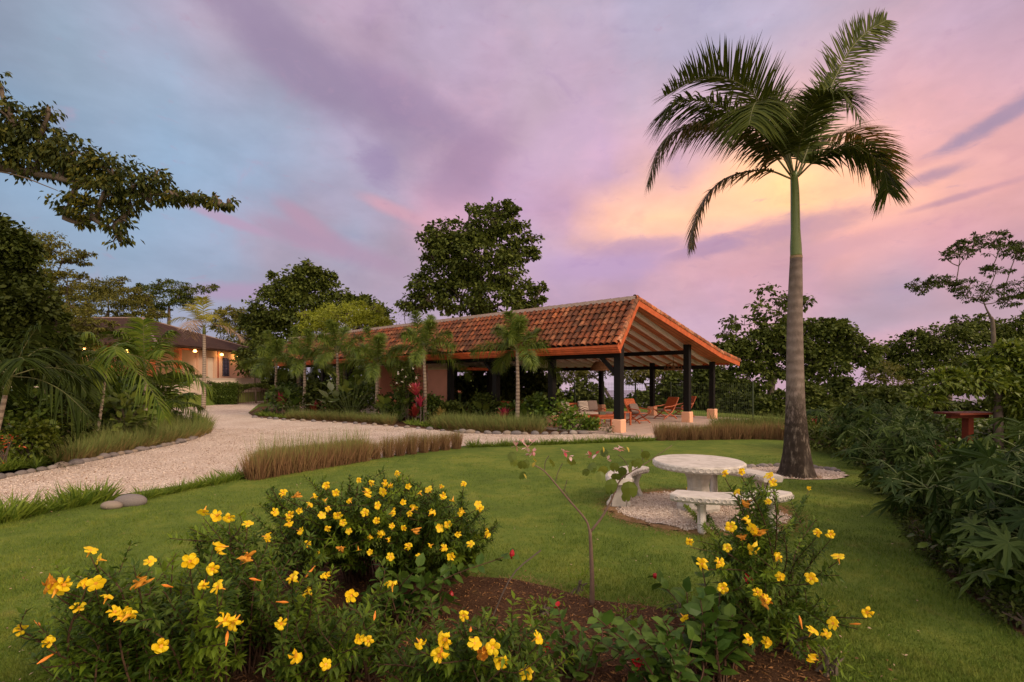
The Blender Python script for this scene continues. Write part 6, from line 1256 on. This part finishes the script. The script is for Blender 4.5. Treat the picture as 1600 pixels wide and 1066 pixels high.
right = [(1133,740),(1159,737),(1201,743),(1208,754),(1264,763),(1075,764),(1151,769),(1166,787),(1200,784),(1168,811),(1142,823),(1175,826),(1187,832),(1160,839),(1178,858),(1136,856),(1276,832),(1298,835),(1309,869),(1219,901),(1267,904),(1184,925),(1198,935),(1124,878),(1096,881),(1129,919),(1196,941),(1070,966),(1169,999),(1270,985),(1301,974),(1291,989),(1355,958),(1412,983),(1420,995),(1198,1003),(1078,847),(1268,1028),(1216,870),(1180,830)]
back += [(430,800),(480,850),(525,770),(545,830),(590,790),(615,800),(650,830),(675,800),(690,760),(720,800),(735,850),(560,860),(500,865),(470,830),(610,870),(655,870),(705,870),(620,740),(580,755)]
z = lambda l: [(a, b, 0) for a, b in l]
allamanda('widest allamanda bush, covered in small yellow flowers, at the back of the bed', [(560,905),(640,900),(480,890),(700,895)], FLS(z(back), 4.9, 750, 860), [(480,800,70,40,4.8),(600,795,90,40,4.9),(690,830,80,45,4.8),(560,850,110,40,4.5),(745,850,30,30,4.8),(620,760,80,18,5.0),(450,850,50,50,4.4),(660,880,60,25,4.5)], 150, 11)
allamanda('allamanda bush in the middle of the foreground with open star flowers', [(470,1090),(400,1040),(560,1060)], FLS(z(front)+[(395,905,1),(445,941,1),(482,897,1),(585,965,1)], 3.7, 880, 1040), [(440,900,90,60,3.8),(380,960,70,60,3.4),(500,960,90,60,3.5),(450,1040,110,40,3.1),(330,850,40,40,4.0),(580,1020,70,45,3.3),(380,850,50,40,4.1)], 105, 12)
allamanda('allamanda bush sprawling over the lawn at the lower left', [(330,1120),(260,1130),(180,1140)], FLS(z(left)+[(67,1032,1),(60,975,1),(258,915,1),(355,993,1)], 3.15, 850, 1010), [(180,940,90,60,3.1),(280,930,70,70,3.2),(120,980,60,50,3.0),(220,1010,120,50,2.9),(300,1000,60,60,2.9),(150,1045,60,25,2.85)], 85, 13)
allamanda('low allamanda bush at the bottom centre by the bare earth', [(700,1130),(780,1140)], FLS(z(mid)+[(690,1023,1),(735,985,1)], 3.2, 960, 1050), [(690,1010,60,40,3.1),(740,1040,60,30,2.95),(640,1050,60,25,2.9),(800,1020,50,40,3.0),(830,1050,40,25,3.0)], 55, 14)
allamanda('tall loose allamanda bush in front of the concrete benches', [(1185,985),(1210,975)], FLS(z(right)+[(1060,775,1),(1340,975,1),(1250,968,1)], 4.0, 740, 1000), [(1180,810,22,45,4.0),(1150,870,50,40,3.9),(1210,900,60,50,4.0),(1180,960,90,50,3.7),(1240,830,40,20,4.1),(1290,990,50,25,3.7),(1160,770,30,25,4.1),(1230,1000,50,40,3.5)], 34, 15)
# hibiscus-like bushes with broad leaves and red buds
M_REDF = leafmat('red petals', [(.22,.004,.01),(.42,.012,.02),(.32,.008,.02)], .45, .25, .4, 3)
LHB = leafmat('broad hibiscus leaf', [(.014,.042,.010),(.028,.070,.015),(.05,.10,.022),(.018,.05,.011)], .5, .25, .25, 2)
g = G(); 
for q in range(16):
    d = rdir(1, .5)[0]; g.inst(*LEAFB, np.array([[0, 0, 0.]]), *axes(d[None], rdir(1)), .032)
REDM = meshonly(g, [M_REDF], 'red_flower')
g = G(); g.lathe((0, 0, 0), [(.002, -.02), (.009, -.012), (.0125, .0), (.009, .012), (.002, .02)], 8, 0); RBUD = meshonly(g, [M_REDF], 'red_bud')
def hibiscus(label, base_px, tips, nextra, spread, Yc, seed, L=.10):
    global rng
    sv = rng; rng = np.random.default_rng(seed); b = W(*base_px); t = thing('red_flowered_shrub', b, label, 'flowering shrub', 'broad leaved shrubs with red buds in the bed'); g = G(); gl = G(); T_ = [(W(px, py, Y), k) for px, py, Y, k in tips]
    for q in range(nextra): px = spread[0]+rng.uniform(-1, 1)*spread[2]; py = spread[1]+rng.uniform(-1, 1)*spread[3]; p = W(px, py, Yc+rng.uniform(-.3, .3)); p[2] = max(p[2], .12); T_.append((p, 0))
    for p, k in T_:
        bb = b+rng.normal(size=3)*[.06, .06, 0]; bb[2] = 0; path = cr([bb, bb+(p-bb)*[.4, .4, .6]+rng.normal(size=3)*.03, p], 12); g.tube(path, np.linspace(.008, .003, 12), 4); stem_leaves(gl, path, .35, .07, L, LEAFB, 2)
        if k == 1: put(RBUD, 'red_bud', p, rdir(1, .5)[0], rng.uniform(1.2, 1.9), t)
        if k == 2: put(REDM, 'red_flower', p+nrm(CAM-p)*.12, rdir(1, .5)[0], 1.35, t)
    g.build('stems', M_STEM, t); gl.build('foliage', LHB, t); rng = sv
hibiscus('shrub with the two biggest red blooms at the lower right of the bed', (1050,1110), [(996,1036,3.1,2),(1020,1010,3.2,1),(960,990,3.3,0),(930,1000,3.3,0)], 24, (1010,1010,80,45), 3.15, 21)
hibiscus('shrub with pointed broad leaves and a red bud under the tall yellow bush', (1110,1060), [(1171,904,3.7,2),(1133,857,3.8,1),(1096,880,3.8,1),(1140,960,3.5,0),(1024,900,3.9,1)], 30, (1110,970,60,60), 3.5, 22, .12)
hibiscus('small broad leaved shrub beside the bare earth with one red bloom', (900,1075), [(853,1012,3.4,2),(870,945,3.6,1),(908,980,3.5,0)], 12, (900,1000,45,45), 3.4, 23, .09)
hibiscus('scattered broad leaves amid the yellow bushes left of the bare earth', (620,985), [(800,866,4.2,1),(705,930,4.1,1),(600,935,4.0,0),(720,890,4.2,0)], 18, (640,930,80,50), 4.1, 24, .11)
for k, (px, py, r, h) in enumerate([(1235,1020,.2,.3),(905,925,.10,.12),(1060,960,.12,.14),(1300,1055,.18,.2),(850,960,.07,.08),(980,975,.07,.08)]):
    shrub('small_weed', ['leafy weed at the foot of the tall yellow bush', 'small weed beside the sapling stem', 'small weed on the edge between bed and lawn', 'leafy weed at the right end of the bed', 'tiny weed on the bare earth left of the sapling', 'tiny weed on the bare earth below the sapling'][k], 'weed', px, py, None, r, h, .06, LEAFN, 130, LAL2, None, stems=5)
# bare leaning canes
M_SAPC = plain('cane bark', (.12, .09, .075), .8, .2, .2, 12, 0)
t = thing('bare_cane', W(640, 990), 'thin bare grey cane leaning through the yellow bushes', 'cane'); g = G(); g.tube(cr([W(765,925,4.0)-[0, 0, .25], W(800,900,4.0), W(845,860,4.05)], 8), .006, 5)
v_ = g.v[0]; g.v = [v_]; g.build('cane', M_SAPC, t)
# ================================================================ sapling
b = W(925, 946); t = thing('sapling', b, 'young forked sapling with pale pink blossoms and two lobed leaves', 'sapling'); SY = float(b[1])
def SP(px, py, dy=0): return W(px, py, SY+dy)
M_SAP = plain('sapling bark', (.17, .11, .085), .8, .2, .2, 12, .1); M_TW = plain('dark twig', (.10, .065, .06), .8, .2, .2, 12, 0)
g = G(); g.tube(cr([b, SP(925,900), SP(922,828)], 14), np.linspace(.024, .014, 14), 8); g.build('trunk', M_SAP, t, smooth=True)
g = G(); g.tube(cr([SP(922,832), SP(915,812), SP(893,786), SP(868,756), SP(850,736), SP(833,726)], 22), np.linspace(.011, .005, 22), 6); g.tube(cr([SP(922,832), SP(942,806), SP(956,780), SP(968,752), SP(985,738,-.05), SP(1012,722,-.05), SP(1050,696,-.05)], 24), np.linspace(.011, .002, 24), 6); g.build('fork', M_SAP, t, smooth=True)
g = G()
for pts in ([(868,753),(872,738),(879,724)], [(851,736),(852,722),(858,712)], [(881,768),(884,758),(886,750)], [(955,782),(957,760),(960,735)], [(985,738),(976,720),(966,711)], [(1004,727),(1004,715),(1003,702)], [(962,770),(968,750),(972,728)], [(893,786),(886,772),(880,765)]): g.tube(cr([SP(*q) for q in pts], 8), .0028, 4)
g.build('twigs', M_TW, t)
BAU = (np.array([(0,0,0),(.30,.10,-.02),(.46,.42,-.06),(.36,.80,-.10),(.12,.95,-.10),(0,.72,-.04),(-.12,.95,-.10),(-.36,.80,-.10),(-.46,.42,-.06),(-.30,.10,-.02),(0,.35,.03)]), [(0,1,2,10),(10,2,3,5),(5,3,4),(0,10,8,9),(10,5,7,8),(5,6,7)])
LBA = leafmat('bauhinia leaf', [(.025,.055,.018),(.045,.080,.025),(.07,.11,.03),(.12,.14,.03)], .5, .35, .3, 3)
g = G(); lv = [(797,712),(806,722),(815,726),(822,724),(818,742),(864,726),(888,722),(940,708),(921,730),(930,732),(918,738),(938,742),(956,758),(958,765),(982,760),(988,762),(978,775),(970,742),(962,745),(992,725),(985,728),(1000,722),(1008,710),(1012,712),(960,728),(948,735),(972,735)]
P_ = np.array([SP(a, b_, rng.uniform(-.12, .12)) for a, b_ in lv]); N = len(P_); P_[:, 2] += .03
g.inst(*BAU, P_, *axes(rng.normal(size=(N, 3))*.35+[0, 0, -1], nrm(np.tile([0, -1., .2], (N, 1))+rng.normal(size=(N, 3))*.5)), rng.uniform(.07, .105, N)); 
big_ = np.array([SP(955, 748, -.25), SP(982, 752, -.25)]); g.inst(*BAU, big_, *axes(np.array([[0.05, 0, -1], [.1, 0, -1.]]), np.array([[.2, -1, .1], [-.3, -1, .1]])), np.array([.125, .15])); g.build('leaves', LBA, t)
LPK = leafmat('pink blossom', [(.75,.42,.45),(.80,.55,.55),(.50,.05,.10),(.82,.62,.60)], .5, .35, .3, 5)
g = G()
for px, py, n_ in ((806,697,5),(817,692,5),(824,700,5),(832,692,4),(834,706,6),(828,710,4),(882,707,7),(890,713,3),(923,712,5),(932,710,3),(965,703,6),(970,700,3),(950,718,2)):
    p = SP(px, py, rng.uniform(-.08, .08)); g.inst(*LEAFB, np.repeat(p[None], n_, 0), *axes(rdir(n_, .3)), rng.uniform(.038, .062, n_))
g.build('blossoms', LPK, t); g = G(); yl = np.array([SP(833,716), SP(836,722), SP(818,740), SP(1011,705), SP(942,698), SP(979,698)]); g.inst(*LEAFB, yl, *axes(rng.normal(size=(6, 3))*.4+[0, 0, -1]), .055); g.build('yellow_leaves', leafmat('yellowed leaf', [(.55,.38,.05),(.42,.36,.06)], .5, .35), t)
# fallen petals and leaves on the lawn
g = G(); n = 620; yy = 1/rng.uniform(1/12, 1/3.2, n); xx = rng.uniform(-1, .8, n)*yy; k = ~pip(xx, yy, DRIVE) & ~pip(xx, yy, SOIL) & ~pip(xx, yy, BEDR) & ~pip(xx, yy, BEDL); xx, yy = xx[k], yy[k]; N = len(xx)
d = rdir(N); d[:, 2] *= .3; g.inst(*LEAF, np.stack([xx, yy, np.full(N, .038)], 1), *axes(d, nrm(np.tile([0, 0, 1.], (N, 1))+rng.normal(size=(N, 3))*.4)), rng.uniform(.015, .035, N)); tag(g.build('fallen_leaves', leafmat('fallen bits', [(.30,.22,.14),(.45,.32,.22),(.10,.05,.03),(.55,.45,.30)], .8, .1)), 'fallen dry petals and leaf bits scattered over the lawn', 'fallen leaves', None, 'stuff')

g = G(); n = 900; yy = 1/rng.uniform(1/16, 1/7.2, n); xx = rng.uniform(-1.1, -.35, n)*yy; k = pip(xx, yy, DRIVE); xx, yy = xx[k], yy[k]; N = len(xx)
d = rdir(N); d[:, 2] *= .3; g.inst(*LEAF, np.stack([xx, yy, np.full(N, .035)], 1), *axes(d, nrm(np.tile([0, 0, 1.], (N, 1))+rng.normal(size=(N, 3))*.4)), rng.uniform(.02, .05, N)); tag(g.build('dead_leaves', leafmat('dead leaf bits', [(.10,.045,.025),(.16,.08,.05),(.05,.025,.015),(.2,.12,.08)], .9, .05)), 'dead brown leaf bits strewn over the left part of the drive', 'dead leaves', None, 'stuff')
